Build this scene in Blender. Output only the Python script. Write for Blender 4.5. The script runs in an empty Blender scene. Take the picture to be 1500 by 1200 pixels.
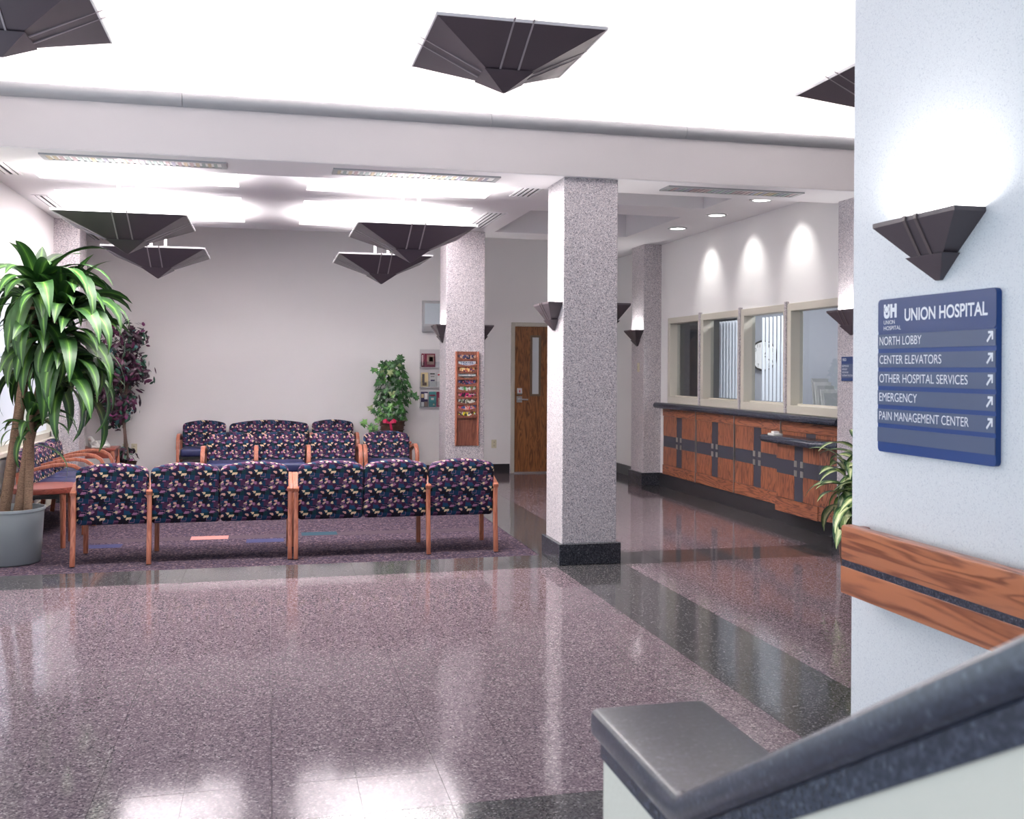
import bpy, bmesh, math, random
from mathutils import Vector, Matrix

random.seed(7)
scene = bpy.context.scene
COL = scene.collection
PI = math.pi

# ------------------------------------------------------------------ camera
FOC, TH, HY, ROLL, EYE = 1475.0, 0.2372, 540.0, 0.006, 1.52
_F = Vector((math.sin(TH), math.cos(TH), 0)); _R = Vector((math.cos(TH), -math.sin(TH), 0)); _U = Vector((0, 0, 1))
_r = _R * math.cos(ROLL) + _U * math.sin(ROLL); _u = -_R * math.sin(ROLL) + _U * math.cos(ROLL)
CAMP = Vector((0, 0, EYE))
cam_d = bpy.data.cameras.new('camera'); cam = bpy.data.objects.new('camera', cam_d); COL.objects.link(cam)
cam_d.sensor_width = 36; cam_d.lens = FOC / 1500 * 36; cam_d.shift_y = -(600 - HY) / 1500
cam_d.clip_start = 0.05
cam.matrix_world = Matrix(((_r.x, _u.x, -_F.x, 0), (_r.y, _u.y, -_F.y, 0), (_r.z, _u.z, -_F.z, EYE), (0, 0, 0, 1)))
cam_d.dof.use_dof = True; cam_d.dof.focus_distance = 8.0; cam_d.dof.aperture_fstop = 7.0
scene.camera = cam

def ray(x, y): return _F + _r * ((x - 750) / FOC) + _u * ((HY - y) / FOC)
def onx(x, y, X): d = ray(x, y); return CAMP + d * (X / d.x)

# ------------------------------------------------------------------ light, exposure
w = bpy.data.worlds.new('daylight'); scene.world = w; w.use_nodes = True
w.node_tree.nodes['Background'].inputs[0].default_value = (0.72, 0.86, 1.0, 1)
w.node_tree.nodes['Background'].inputs[1].default_value = 1.75
vs = scene.view_settings
vs.view_transform = 'Standard'; vs.look = 'None'; vs.gamma = 1; vs.use_curve_mapping = False
vs.exposure = 0.46
PENDANT_W, LOBBY_W, SCONCE_W, COVE_E, DOWN_W, OFFICE_W, LOUVRE_W = 118, 30, 4.5, 80, 17, 60, 60

# ------------------------------------------------------------------ materials
def lin(c):
    return tuple(((v / 255) / 12.92 if v / 255 <= 0.04045 else ((v / 255 + 0.055) / 1.055) ** 2.4) for v in c)
def rgba(c): return (*lin(c), 1)
M = {}
def new(name):
    m = bpy.data.materials.new(name); m.use_nodes = True
    nt = m.node_tree; b = nt.nodes['Principled BSDF']; M[name] = m
    return m, nt, b
def N(nt, t, **kw):
    n = nt.nodes.new(t)
    for k, v in kw.items(): setattr(n, k, v)
    return n
def plain(name, c, rough=0.5, metal=0.0, spec=0.5, bump=0.0, bscale=200):
    m, nt, b = new(name)
    b.inputs['Base Color'].default_value = rgba(c); b.inputs['Roughness'].default_value = rough
    b.inputs['Metallic'].default_value = metal; b.inputs['Specular IOR Level'].default_value = spec
    if bump:
        g = N(nt, 'ShaderNodeNewGeometry'); t = N(nt, 'ShaderNodeTexNoise'); t.inputs['Scale'].default_value = bscale
        bp = N(nt, 'ShaderNodeBump'); bp.inputs['Strength'].default_value = bump; bp.inputs['Distance'].default_value = 0.01
        nt.links.new(g.outputs['Position'], t.inputs['Vector']); nt.links.new(t.outputs['Fac'], bp.inputs['Height'])
        nt.links.new(bp.outputs['Normal'], b.inputs['Normal'])
    return m
def ramp(nt, stops, interp='CONSTANT'):
    r = N(nt, 'ShaderNodeValToRGB'); r.color_ramp.interpolation = interp
    els = r.color_ramp.elements
    while len(els) < len(stops): els.new(0.5)
    for e, (p, c) in zip(els, stops): e.position = p; e.color = rgba(c)
    return r
def speckle(name, stops, scale, rough, spec=0.5, bump=0.0):
    m, nt, b = new(name)
    g = N(nt, 'ShaderNodeNewGeometry'); v = N(nt, 'ShaderNodeTexVoronoi'); v.inputs['Scale'].default_value = scale
    s = N(nt, 'ShaderNodeSeparateColor'); r = ramp(nt, stops)
    nt.links.new(g.outputs['Position'], v.inputs['Vector']); nt.links.new(v.outputs['Color'], s.inputs[0])
    nt.links.new(s.outputs[0], r.inputs[0]); nt.links.new(r.outputs[0], b.inputs['Base Color'])
    b.inputs['Roughness'].default_value = rough; b.inputs['Specular IOR Level'].default_value = spec
    return m
def wood(name, c1, c2, axis, rough=0.35, scale=1.0, pos=False):
    m, nt, b = new(name)
    if pos: tc = N(nt, 'ShaderNodeNewGeometry'); out = tc.outputs['Position']
    else: tc = N(nt, 'ShaderNodeTexCoord'); out = tc.outputs['Object']
    mp = N(nt, 'ShaderNodeMapping'); sc = [9 * scale] * 3; sc[axis] = 0.9 * scale; mp.inputs['Scale'].default_value = sc
    n = N(nt, 'ShaderNodeTexNoise'); n.inputs['Scale'].default_value = 1.6; n.inputs['Detail'].default_value = 3; n.inputs['Distortion'].default_value = 0.6
    mu = N(nt, 'ShaderNodeMath', operation='MULTIPLY'); mu.inputs[1].default_value = 9
    fr = N(nt, 'ShaderNodeMath', operation='PINGPONG'); fr.inputs[1].default_value = 0.5
    n2 = N(nt, 'ShaderNodeTexNoise'); n2.inputs['Scale'].default_value = 14; n2.inputs['Detail'].default_value = 2
    ad = N(nt, 'ShaderNodeMath', operation='ADD'); r = ramp(nt, [(0.18, c2), (0.62, c1)], 'EASE')
    L = nt.links.new
    L(out, mp.inputs['Vector']); L(mp.outputs[0], n.inputs['Vector']); L(n.outputs['Fac'], mu.inputs[0]); L(mu.outputs[0], fr.inputs[0])
    L(mp.outputs[0], n2.inputs['Vector']); L(fr.outputs[0], ad.inputs[0])
    m2 = N(nt, 'ShaderNodeMath', operation='MULTIPLY'); m2.inputs[1].default_value = 0.45; L(n2.outputs['Fac'], m2.inputs[0]); L(m2.outputs[0], ad.inputs[1])
    L(ad.outputs[0], r.inputs[0]); L(r.outputs[0], b.inputs['Base Color']); b.inputs['Roughness'].default_value = rough
    return m
def emit(name, c, s):
    m, nt, b = new(name)
    b.inputs['Base Color'].default_value = rgba(c); b.inputs['Emission Color'].default_value = rgba(c); b.inputs['Emission Strength'].default_value = s
    return m

plain('wall_white', (238, 235, 233), 0.75, bump=0.03, bscale=300)
plain('wall_back', (240, 236, 235), 0.8, bump=0.03, bscale=300)
plain('ceiling_white', (226, 223, 225), 0.85)
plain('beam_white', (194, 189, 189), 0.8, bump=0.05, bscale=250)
plain('cornice_grey', (160, 161, 163), 0.32)
speckle('wall_fleck', [(0, (216, 218, 221)), (0.1, (226, 228, 230)), (0.9, (231, 233, 235)), (0.97, (206, 209, 214))], 300, 0.6)
speckle('granite', [(0, (140, 135, 142)), (0.13, (178, 172, 176)), (0.42, (196, 189, 192)), (0.7, (210, 199, 199)), (0.86, (226, 220, 220)), (0.96, (122, 116, 122))], 165, 0.45)
speckle('granite_dark', [(0, (40, 40, 46)), (0.35, (56, 57, 64)), (0.75, (68, 69, 76)), (0.95, (92, 92, 98))], 150, 0.22)
speckle('granite_navy', [(0, (44, 48, 60)), (0.4, (56, 60, 74)), (0.8, (68, 72, 86)), (0.96, (84, 88, 100))], 190, 0.2)
speckle('granite_cap', [(0, (40, 44, 56)), (0.4, (50, 54, 68)), (0.8, (60, 64, 78)), (0.96, (80, 84, 96))], 190, 0.32)
M['granite_cap'].node_tree.nodes['Principled BSDF'].inputs['IOR'].default_value = 1.7
speckle('terrazzo', [(0, (82, 71, 80)), (0.12, (104, 90, 97)), (0.45, (121, 106, 112)), (0.72, (137, 122, 127)), (0.9, (164, 151, 154)), (0.97, (70, 60, 70))], 140, 0.085, 0.34)
speckle('terrazzo_dark', [(0, (58, 56, 60)), (0.35, (74, 72, 74)), (0.7, (90, 88, 88)), (0.93, (120, 118, 118))], 150, 0.085, 0.45)
speckle('grout', [(0, (120, 112, 112)), (0.5, (132, 124, 124))], 60, 0.7)
speckle('carpet_fleck', [(0, (50, 40, 52)), (0.3, (70, 58, 70)), (0.55, (88, 74, 82)), (0.8, (62, 55, 74)), (0.93, (124, 104, 108))], 75, 0.95, 0.1)
plain('carpet_band', (78, 66, 74), 0.95, spec=0.1)
plain('inlay_salmon', (176, 118, 112), 0.95, spec=0.1); plain('inlay_blue', (62, 64, 98), 0.95, spec=0.1); plain('inlay_teal', (46, 72, 84), 0.95, spec=0.1)
OAK1, OAK2 = (158, 97, 69), (96, 54, 41)
wood('oak_x', OAK1, OAK2, 0); wood('oak_y', OAK1, OAK2, 1, pos=True); wood('oak_z', OAK1, OAK2, 2, pos=True)
wood('oak_rail', (186, 116, 80), (132, 74, 50), 1, 0.3, 0.55, pos=True)
wood('chair_wood', (176, 108, 84), (146, 82, 62), 2, 0.3)
wood('table_wood', (150, 76, 62), (120, 56, 46), 0, 0.3)
wood('door_wood', (146, 94, 56), (96, 58, 34), 2, 0.35, 0.9)
wood('rack_wood', (132, 80, 62), (104, 58, 46), 2, 0.4)
wood('cane_bark', (150, 122, 100), (110, 86, 70), 0, 0.8, 3)
plain('charcoal', (60, 62, 74), 0.45); plain('toe_black', (46, 44, 48), 0.3)
plain('pendant_dark', (72, 63, 70), 0.4); plain('pendant_fin', (150, 142, 146), 0.35); plain('pendant_rim', (214, 212, 214), 0.4)
plain('sconce_dark', (80, 71, 76), 0.42); plain('sconce_rib', (100, 88, 88), 0.4)
plain('rod_white', (176, 164, 166), 0.4)
plain('black', (18, 17, 20), 0.6); plain('metal', (188, 188, 190), 0.3, 0.9); plain('brass_grey', (168, 166, 160), 0.35, 0.7)
plain('cream', (206, 200, 186), 0.5); plain('door_frame', (188, 182, 172), 0.5); plain('lite_frame', (110, 90, 72), 0.5)
plain('ivory', (214, 206, 180), 0.4); plain('red_plastic', (190, 40, 60), 0.4); plain('white_plastic', (226, 226, 222), 0.3)
plain('vinyl_navy', (44, 50, 92), 0.38); plain('pot_grey', (142, 150, 154), 0.3); plain('soil', (50, 38, 32), 0.95)
plain('blind', (226, 230, 236), 0.6); plain('office_grey', (150, 152, 160), 0.8); plain('office_dark', (92, 88, 90), 0.7)
plain('sign_navy', (34, 62, 116), 0.35); plain('sign_blue', (12, 62, 130), 0.35); plain('sign_slate', (80, 94, 124), 0.3); plain('sign_white', (232, 236, 242), 0.5)
plain('basket_brown', (84, 58, 48), 0.8, bump=0.6, bscale=120); plain('ribbon', (176, 24, 72), 0.5)
plain('acrylic_edge', (208, 204, 206), 0.2); plain('trunk_brown', (104, 84, 76), 0.8, bump=0.3, bscale=60)
plain('paper_white', (232, 230, 228), 0.7); plain('paper_maroon', (116, 24, 54), 0.5); plain('paper_tan', (216, 196, 150), 0.6)
plain('paper_teal', (60, 128, 132), 0.5); plain('paper_grey', (196, 196, 196), 0.6); plain('paper_navy', (52, 44, 82), 0.5); plain('paper_photo', (150, 126, 116), 0.5)
plain('tv_grey', (190, 190, 192), 0.4); plain('tv_front', (206, 216, 222), 0.3)
plain('stair_wall', (214, 208, 194), 0.7, bump=0.1, bscale=80)
emit('lamp_white', (255, 248, 244), COVE_E); emit('lens_glow', (200, 198, 196), 0.3)
def louvre_mat():
    m, nt, b = new('louvre_painted_sheen'); oi = N(nt, 'ShaderNodeObjectInfo'); r = ramp(nt, [(0, (176, 150, 152)), (0.3, (150, 172, 166)), (0.6, (190, 176, 140)), (0.8, (160, 160, 178))])  # iridescent sheen painted into the base colour, a random tint per blade
    nt.links.new(oi.outputs['Random'], r.inputs[0]); nt.links.new(r.outputs[0], b.inputs['Base Color']); b.inputs['Roughness'].default_value = 0.3; b.inputs['Metallic'].default_value = 0.6
louvre_mat()
emit('downlight_glow', (255, 252, 248), 6.0)

def glass_mat():
    m, nt, b = new('glass')
    nt.nodes.remove(b); o = nt.nodes['Material Output']
    t = N(nt, 'ShaderNodeBsdfTransparent'); t.inputs[0].default_value = (0.93, 0.95, 0.96, 1)
    g = N(nt, 'ShaderNodeBsdfGlossy'); g.inputs['Roughness'].default_value = 0.02
    f = N(nt, 'ShaderNodeLayerWeight'); f.inputs[0].default_value = 0.5; mx = N(nt, 'ShaderNodeMixShader')
    p = N(nt, 'ShaderNodeMath', operation='POWER'); p.inputs[1].default_value = 4; q = N(nt, 'ShaderNodeMath', operation='MULTIPLY_ADD'); q.inputs[1].default_value = 0.8; q.inputs[2].default_value = 0.035
    nt.links.new(f.outputs['Facing'], p.inputs[0]); nt.links.new(p.outputs[0], q.inputs[0]); nt.links.new(q.outputs[0], mx.inputs[0]); nt.links.new(t.outputs[0], mx.inputs[1]); nt.links.new(g.outputs[0], mx.inputs[2]); nt.links.new(mx.outputs[0], o.inputs[0])
glass_mat()
def frost_mat():
    m, nt, b = new('frosted')
    b.inputs['Base Color'].default_value = rgba((214, 220, 224)); b.inputs['Roughness'].default_value = 0.25
frost_mat()

def fabric_mat():
    m, nt, b = new('fabric'); L = nt.links.new
    tc = N(nt, 'ShaderNodeTexCoord'); sp = N(nt, 'ShaderNodeSeparateXYZ'); L(tc.outputs['Object'], sp.inputs[0])
    def axis(o, period):
        a = N(nt, 'ShaderNodeMath', operation='MULTIPLY_ADD'); a.inputs[1].default_value = 0.6; L(sp.outputs[1], a.inputs[0]); L(o, a.inputs[2])
        d = N(nt, 'ShaderNodeMath', operation='DIVIDE'); d.inputs[1].default_value = period; L(a.outputs[0], d.inputs[0])
        f = N(nt, 'ShaderNodeMath', operation='FRACT'); L(d.outputs[0], f.inputs[0]); return f.outputs[0]
    c = N(nt, 'ShaderNodeCombineXYZ'); L(axis(sp.outputs[0], 0.19), c.inputs[0]); L(axis(sp.outputs[2], 0.155), c.inputs[1])
    def vor(scale, off, rnd):
        mp = N(nt, 'ShaderNodeMapping'); mp.inputs['Location'].default_value = off; L(c.outputs[0], mp.inputs['Vector'])
        v = N(nt, 'ShaderNodeTexVoronoi', voronoi_dimensions='2D', distance='CHEBYCHEV'); v.inputs['Scale'].default_value = scale; v.inputs['Randomness'].default_value = rnd
        L(mp.outputs[0], v.inputs['Vector']); s = N(nt, 'ShaderNodeSeparateColor'); L(v.outputs['Color'], s.inputs[0]); return v, s
    v1, s1 = vor(4.6, (3.1, 1.7, 0), 0.8); v2, s2 = vor(9.5, (7.3, 2.2, 0), 0.9)
    r1 = ramp(nt, [(0, (24, 31, 54)), (0.2, (54, 26, 54)), (0.4, (25, 52, 79)), (0.55, (25, 20, 33)), (0.7, (31, 64, 95)), (0.82, (70, 40, 68)), (0.92, (19, 50, 57))])
    L(s1.outputs[0], r1.inputs[0])
    r2 = ramp(nt, [(0, (212, 186, 150)), (0.45, (146, 100, 132)), (0.74, (200, 150, 138))]); L(s2.outputs[1], r2.inputs[0])
    lt = N(nt, 'ShaderNodeMath', operation='LESS_THAN'); lt.inputs[1].default_value = 0.14; L(s2.outputs[0], lt.inputs[0])
    # thin pale outlines around some patches
    gt = N(nt, 'ShaderNodeMath', operation='COMPARE'); gt.inputs[1].default_value = 0.44; gt.inputs[2].default_value = 0.03; L(v1.outputs['Distance'], gt.inputs[0])
    g2 = N(nt, 'ShaderNodeMath', operation='GREATER_THAN'); g2.inputs[1].default_value = 0.8; L(s1.outputs[2], g2.inputs[0])
    ml = N(nt, 'ShaderNodeMath', operation='MULTIPLY'); L(gt.outputs[0], ml.inputs[0]); L(g2.outputs[0], ml.inputs[1])
    m1 = N(nt, 'ShaderNodeMix', data_type='RGBA'); L(lt.outputs[0], m1.inputs[0]); L(r1.outputs[0], m1.inputs[6]); L(r2.outputs[0], m1.inputs[7])
    m2 = N(nt, 'ShaderNodeMix', data_type='RGBA'); L(ml.outputs[0], m2.inputs[0]); L(m1.outputs[2], m2.inputs[6]); m2.inputs[7].default_value = rgba((150, 104, 132))
    L(m2.outputs[2], b.inputs['Base Color']); b.inputs['Roughness'].default_value = 0.85; b.inputs['Specular IOR Level'].default_value = 0.2
fabric_mat()

def leaf_mat(name, edge, mid, stripe, width, rough=0.4, var=0.25, noise=0.0):
    """leaf colour runs across the blade (UV x), as the plant itself is striped"""
    m, nt, b = new(name); L = nt.links.new
    uv = N(nt, 'ShaderNodeUVMap'); s = N(nt, 'ShaderNodeSeparateXYZ'); L(uv.outputs[0], s.inputs[0])
    a = N(nt, 'ShaderNodeMath', operation='SUBTRACT'); a.inputs[1].default_value = 0.5; L(s.outputs[0], a.inputs[0])
    ab = N(nt, 'ShaderNodeMath', operation='ABSOLUTE'); L(a.outputs[0], ab.inputs[0])
    src = ab.outputs[0]
    if noise:
        t = N(nt, 'ShaderNodeTexNoise'); t.inputs['Scale'].default_value = 5; t.inputs['Detail'].default_value = 3
        mp = N(nt, 'ShaderNodeMapping'); mp.inputs['Scale'].default_value = (3, 1.2, 1); L(uv.outputs[0], mp.inputs[0]); L(mp.outputs[0], t.inputs['Vector'])
        k = N(nt, 'ShaderNodeMath', operation='MULTIPLY_ADD'); k.inputs[1].default_value = noise; L(t.outputs['Fac'], k.inputs[0]); L(src, k.inputs[2]); sb = N(nt, 'ShaderNodeMath', operation='SUBTRACT'); sb.inputs[1].default_value = noise * 0.5; L(k.outputs[0], sb.inputs[0]); src = sb.outputs[0]
    r = ramp(nt, [(0.0, stripe), (width, mid), (width + 0.16, edge)], 'EASE'); L(src, r.inputs[0])
    oi = N(nt, 'ShaderNodeObjectInfo'); h = N(nt, 'ShaderNodeHueSaturation')
    mr = N(nt, 'ShaderNodeMapRange'); mr.inputs[3].default_value = 1 - var; mr.inputs[4].default_value = 1 + var; L(oi.outputs['Random'], mr.inputs[0])
    L(mr.outputs[0], h.inputs['Value']); L(r.outputs[0], h.inputs['Color']); L(h.outputs[0], b.inputs['Base Color'])
    b.inputs['Roughness'].default_value = rough
leaf_mat('leaf_corn', (36, 72, 30), (66, 110, 42), (116, 160, 70), 0.07, 0.5)
leaf_mat('leaf_dumb', (36, 74, 44), (128, 156, 92), (228, 230, 178), 0.24, 0.4, 0.2, 0.7)
leaf_mat('leaf_ivy', (34, 74, 34), (52, 102, 44), (92, 142, 68), 0.08)
def ficus_mat():
    m, nt, b = new('leaf_ficus'); g = N(nt, 'ShaderNodeNewGeometry')
    r = ramp(nt, [(0, (58, 22, 46)), (0.3, (86, 32, 66)), (0.5, (38, 20, 36)), (0.66, (28, 54, 42)), (0.8, (40, 84, 66)), (0.9, (124, 52, 104)), (0.95, (72, 120, 124))])
    nt.links.new(g.outputs['Random Per Island'], r.inputs[0]); nt.links.new(r.outputs[0], b.inputs['Base Color']); b.inputs['Roughness'].default_value = 0.4
ficus_mat()
def ivy_mat():
    m, nt, b = new('ivy_foliage'); g = N(nt, 'ShaderNodeNewGeometry')
    r = ramp(nt, [(0, (26, 62, 28)), (0.3, (40, 86, 38)), (0.6, (58, 112, 48)), (0.85, (98, 146, 70)), (0.96, (132, 150, 96))])
    nt.links.new(g.outputs['Random Per Island'], r.inputs[0]); nt.links.new(r.outputs[0], b.inputs['Base Color']); b.inputs['Roughness'].default_value = 0.4
ivy_mat()
def cover_mat(name, cols, seed, scale=1.0):
    m, nt, b = new(name); L = nt.links.new
    tc = N(nt, 'ShaderNodeTexCoord'); mp = N(nt, 'ShaderNodeMapping'); mp.inputs['Location'].default_value = (seed * 3.7, 0, seed * 1.3)
    mp.inputs['Scale'].default_value = (60 * scale, 1, 42 * scale); v = N(nt, 'ShaderNodeTexVoronoi', distance='CHEBYCHEV'); v.inputs['Scale'].default_value = 1.0
    s = N(nt, 'ShaderNodeSeparateColor'); r = ramp(nt, [(i / len(cols), c) for i, c in enumerate(cols)])
    L(tc.outputs['Object'], mp.inputs[0]); L(mp.outputs[0], v.inputs['Vector']); L(v.outputs['Color'], s.inputs[0]); L(s.outputs[0], r.inputs[0]); L(r.outputs[0], b.inputs['Base Color'])
    b.inputs['Roughness'].default_value = 0.35

# ------------------------------------------------------------------ mesh helpers
class MB:
    def __init__(s): s.v = []; s.f = []; s.uv = None
    def poly(s, pts):
        n = len(s.v); s.v += [tuple(p) for p in pts]; s.f.append(tuple(range(n, n + len(pts)))); return s
    def box(s, x0, y0, z0, x1, y1, z1):
        n = len(s.v)
        s.v += [(x0, y0, z0), (x1, y0, z0), (x1, y1, z0), (x0, y1, z0), (x0, y0, z1), (x1, y0, z1), (x1, y1, z1), (x0, y1, z1)]
        s.f += [tuple(n + i for i in q) for q in ((3, 2, 1, 0), (4, 5, 6, 7), (0, 1, 5, 4), (1, 2, 6, 5), (2, 3, 7, 6), (3, 0, 4, 7))]; return s
    def loft(s, rings, cap=True, closed=True):
        n = len(s.v); k = len(rings[0])
        for r in rings: s.v += [tuple(p) for p in r]
        for i in range(len(rings) - 1):
            for j in range(k if closed else k - 1):
                a = n + i * k + j; b = n + i * k + (j + 1) % k
                s.f.append((a, b, b + k, a + k))
        if cap:
            s.f.append(tuple(n + j for j in range(k))[::-1]); s.f.append(tuple(n + (len(rings) - 1) * k + j for j in range(k)))
        return s
    def lathe(s, prof, n=24, c=(0, 0, 0), cap=True):
        return s.loft([[(c[0] + r * math.cos(2 * PI * j / n), c[1] + r * math.sin(2 * PI * j / n), c[2] + z) for j in range(n)] for r, z in prof], cap)
    def tube(s, path, rad, n=8, sq=None):
        """round tube along a path, or a rectangular bar when sq = (half width, half height)"""
        P = [Vector(p) for p in path]; rings = []
        for i, p in enumerate(P):
            t = (P[min(i + 1, len(P) - 1)] - P[max(i - 1, 0)]).normalized()
            ref = Vector((1, 0, 0)) if abs(t.x) < 0.9 else Vector((0, 1, 0))
            a = (ref - t * ref.dot(t)).normalized(); b = t.cross(a)
            r = rad[i] if isinstance(rad, (list, tuple)) else rad
            if sq: ring = [p + a * (sx * sq[0]) + b * (sy * sq[1]) for sx, sy in ((-1, -1), (1, -1), (1, 1), (-1, 1))]
            else: ring = [p + a * (r * math.cos(2 * PI * j / n)) + b * (r * math.sin(2 * PI * j / n)) for j in range(n)]
            rings.append(ring)
        return s.loft(rings)
    def prism_x(s, yz, x0, x1):
        return s.loft([[(x0, y, z) for y, z in yz], [(x1, y, z) for y, z in yz]])
    def prism_y(s, xz, y0, y1):
        return s.loft([[(x, y0, z) for x, z in xz], [(x, y1, z) for x, z in xz]])
    def prism_z(s, xy, z0, z1):
        return s.loft([[(x, y, z0) for x, y in xy], [(x, y, z1) for x, y in xy]])
    def mesh(s, name, bevel=0, seg=2, smooth=False, ang=35):
        me = bpy.data.meshes.new(name); me.from_pydata(s.v, [], s.f)
        if s.uv:
            l = me.uv_layers.new(name='UVMap')
            for lp in me.loops: l.data[lp.index].uv = s.uv[lp.vertex_index]
        bm = bmesh.new(); bm.from_mesh(me)
        if not s.uv: bmesh.ops.recalc_face_normals(bm, faces=bm.faces)
        if bevel:
            es = [e for e in bm.edges if len(e.link_faces) == 2 and e.calc_face_angle(0) > math.radians(ang)]
            bmesh.ops.bevel(bm, geom=es, offset=bevel, segments=seg, profile=0.5, affect='EDGES', clamp_overlap=True)
        bm.to_mesh(me); bm.free()
        if smooth or bevel:
            me.polygons.foreach_set('use_smooth', [True] * len(me.polygons)); me.set_sharp_from_angle(angle=math.radians(ang))
        return me
    def build(s, name, mat, parent=None, **kw):
        return link(name, s.mesh(name, **kw), mat, parent)
def link(name, me, mat, parent=None):
    if mat is not None and not me.materials: me.materials.append(M[mat])
    o = bpy.data.objects.new(name, me); COL.objects.link(o)
    if parent is not None: o.parent = parent
    return o
def tag(o, label=None, cat=None, group=None, kind=None):
    if label: o['label'] = label
    if cat: o['category'] = cat
    if group: o['group'] = group
    if kind: o['kind'] = kind
    return o
def thing(name, label, cat, loc=(0, 0, 0), rz=0, group=None, kind=None):
    o = bpy.data.objects.new(name, None); COL.objects.link(o); o.empty_display_size = 0.1
    o.location = loc; o.rotation_euler = (0, 0, rz); return tag(o, label, cat, group, kind)
def bx(*a): return MB().box(*a)
def box(name, a, mat, parent=None, **kw): return bx(*a).build(name, mat, parent, **kw)
def copy_tree(o, parent=None):
    c = o.copy(); COL.objects.link(c)
    if parent is not None: c.parent = parent
    for ch in o.children: copy_tree(ch, c)
    return c
def area(name, parent, loc, sx, sy, power, up=True, color=(1, 0.97, 0.94), rot=None):
    d = bpy.data.lights.new(name, 'AREA'); d.shape = 'RECTANGLE'; d.size = sx; d.size_y = sy; d.energy = power; d.color = color
    o = bpy.data.objects.new(name, d); COL.objects.link(o); o.location = loc
    o.rotation_euler = rot if rot else ((PI, 0, 0) if up else (0, 0, 0))
    if parent is not None: o.parent = parent
    return o
def text(parent, name, body, x, z, h, wid, mat, y=-0.001, align='L', bold=0.0):
    """lettering on a wall-mounted thing: local x to the right, z up, outward is -y; h is the capital height, wid the overall width"""
    c = bpy.data.curves.new(name, 'FONT'); c.body = body; c.size = 1; c.offset = bold
    o = bpy.data.objects.new(name, c); COL.objects.link(o)
    dg = bpy.context.evaluated_depsgraph_get(); me = bpy.data.meshes.new_from_object(o.evaluated_get(dg))
    bpy.data.objects.remove(o); bpy.data.curves.remove(c)
    xs = [v.co.x for v in me.vertices]; x0, x1 = min(xs), max(xs); sx = wid / (x1 - x0); sz = h / 0.70
    for v in me.vertices: v.co = Vector((x + (v.co.x - x0) * sx, y, z + v.co.y * sz))
    return link(name, me, mat, parent)

# ------------------------------------------------------------------ plan of the place (metres; x to the right, y into the room)
XL, XR, YB = -2.33, 5.02, 14.2          # waiting room side walls and back wall
CZ, BZ, LZ = 3.16, 3.01, 4.3            # coffered ceiling, beam underside, lobby ceiling
BY0, BY1 = 7.45, 8.03                   # beam
CX = [(-1.95, -0.27), (0.33, 2.02), (2.63, 4.30)]; CY = [(8.03, 9.52), (10.10, 11.82)]; SLOT = 12.35
COFF = 3.56

def struct(name, mb, mat, label, cat=None, parent=None, **kw):
    o = mb.build(name, mat, parent, **kw)
    if parent is None: tag(o, label, cat or name.split('_')[0], kind='structure')
    return o

# ---- floor
fl = struct('floor', bx(-2.6, -4, -0.12, 6.6, 14.3, -0.012), 'grout', 'polished pinkish terrazzo tile floor with dark grey granite strips', 'floor')
T = 0.305; JW = 0.0016
tile_me = {}
tiles = []
def tile(x0, y0, x1, y1, dark):
    tiles.append((x0, y0, x1, y1, dark))
gx = [0.02 + T * k for k in range(-8, 8)]           # joints left of the dark strip
SX0, SX1 = 2.155, 2.71
SY0, SY1 = 7.42, 7.92
DY0, DY1 = 2.90, 3.455
ycols = [SY0 - T * k for k in range(0, 14)][::-1]   # 3.455 .. 7.42
for i in range(len(gx) - 1):
    for j in range(len(ycols) - 1): tile(gx[i], ycols[j], gx[i + 1], ycols[j + 1], False)
    tile(gx[i], SY0, gx[i + 1], SY1, True); tile(gx[i], DY0, gx[i + 1], DY1, True)
for j in range(22):                                 # the strip that runs into the room
    y0 = DY0 + (SY0 - DY0) / 9 * j if j < 9 else None
    if j < 9: tile(SX0, y0, SX1, y0 + (SY0 - DY0) / 9, True)
for j in range(13): tile(SX0, SY0 + 0.52 * j, SX1, SY0 + 0.52 * (j + 1), True)
rx = [SX1 + (4.60 - SX1) / 6 * k for k in range(7)]
for i in range(6):
    for j in range(len(ycols) - 1): tile(rx[i], ycols[j], rx[i + 1], ycols[j + 1], False)
    tile(rx[i], SY0, rx[i + 1], SY1, True)
    for j in range(20): tile(rx[i], SY1 + 0.314 * j, rx[i + 1], SY1 + 0.314 * (j + 1), False)
for j in range(13): tile(4.60, SY1 + 0.483 * j, 5.03, SY1 + 0.483 * (j + 1), True)
for j in range(len(ycols) - 1):
    for k in range(4): tile(4.6 + 0.5 * k, ycols[j], 4.6 + 0.5 * (k + 1), ycols[j + 1], False)
for k in range(4): tile(4.6 + 0.5 * k, SY0, 4.6 + 0.5 * (k + 1), SY1, True)
for k in range(8):                                  # near rows, mostly below the frame
    for i in range(len(gx) - 1): tile(gx[i], DY0 - 0.6 * (k + 1), gx[i + 1], DY0 - 0.6 * k, False)
def seen(t):
    c = Vector(((t[0] + t[2]) / 2, (t[1] + t[3]) / 2, 0)) - CAMP; z = c.dot(_F)
    if z < 0.6: return -1
    px = 750 + FOC * c.dot(_r) / z; py = HY - FOC * c.dot(_u) / z
    if not (-60 < px < 1260 and py < 1260): return -1
    return (t[2] - t[0]) * (t[3] - t[1]) / z ** 3
tiles.sort(key=seen, reverse=True)
rest = {False: MB(), True: MB()}
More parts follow.
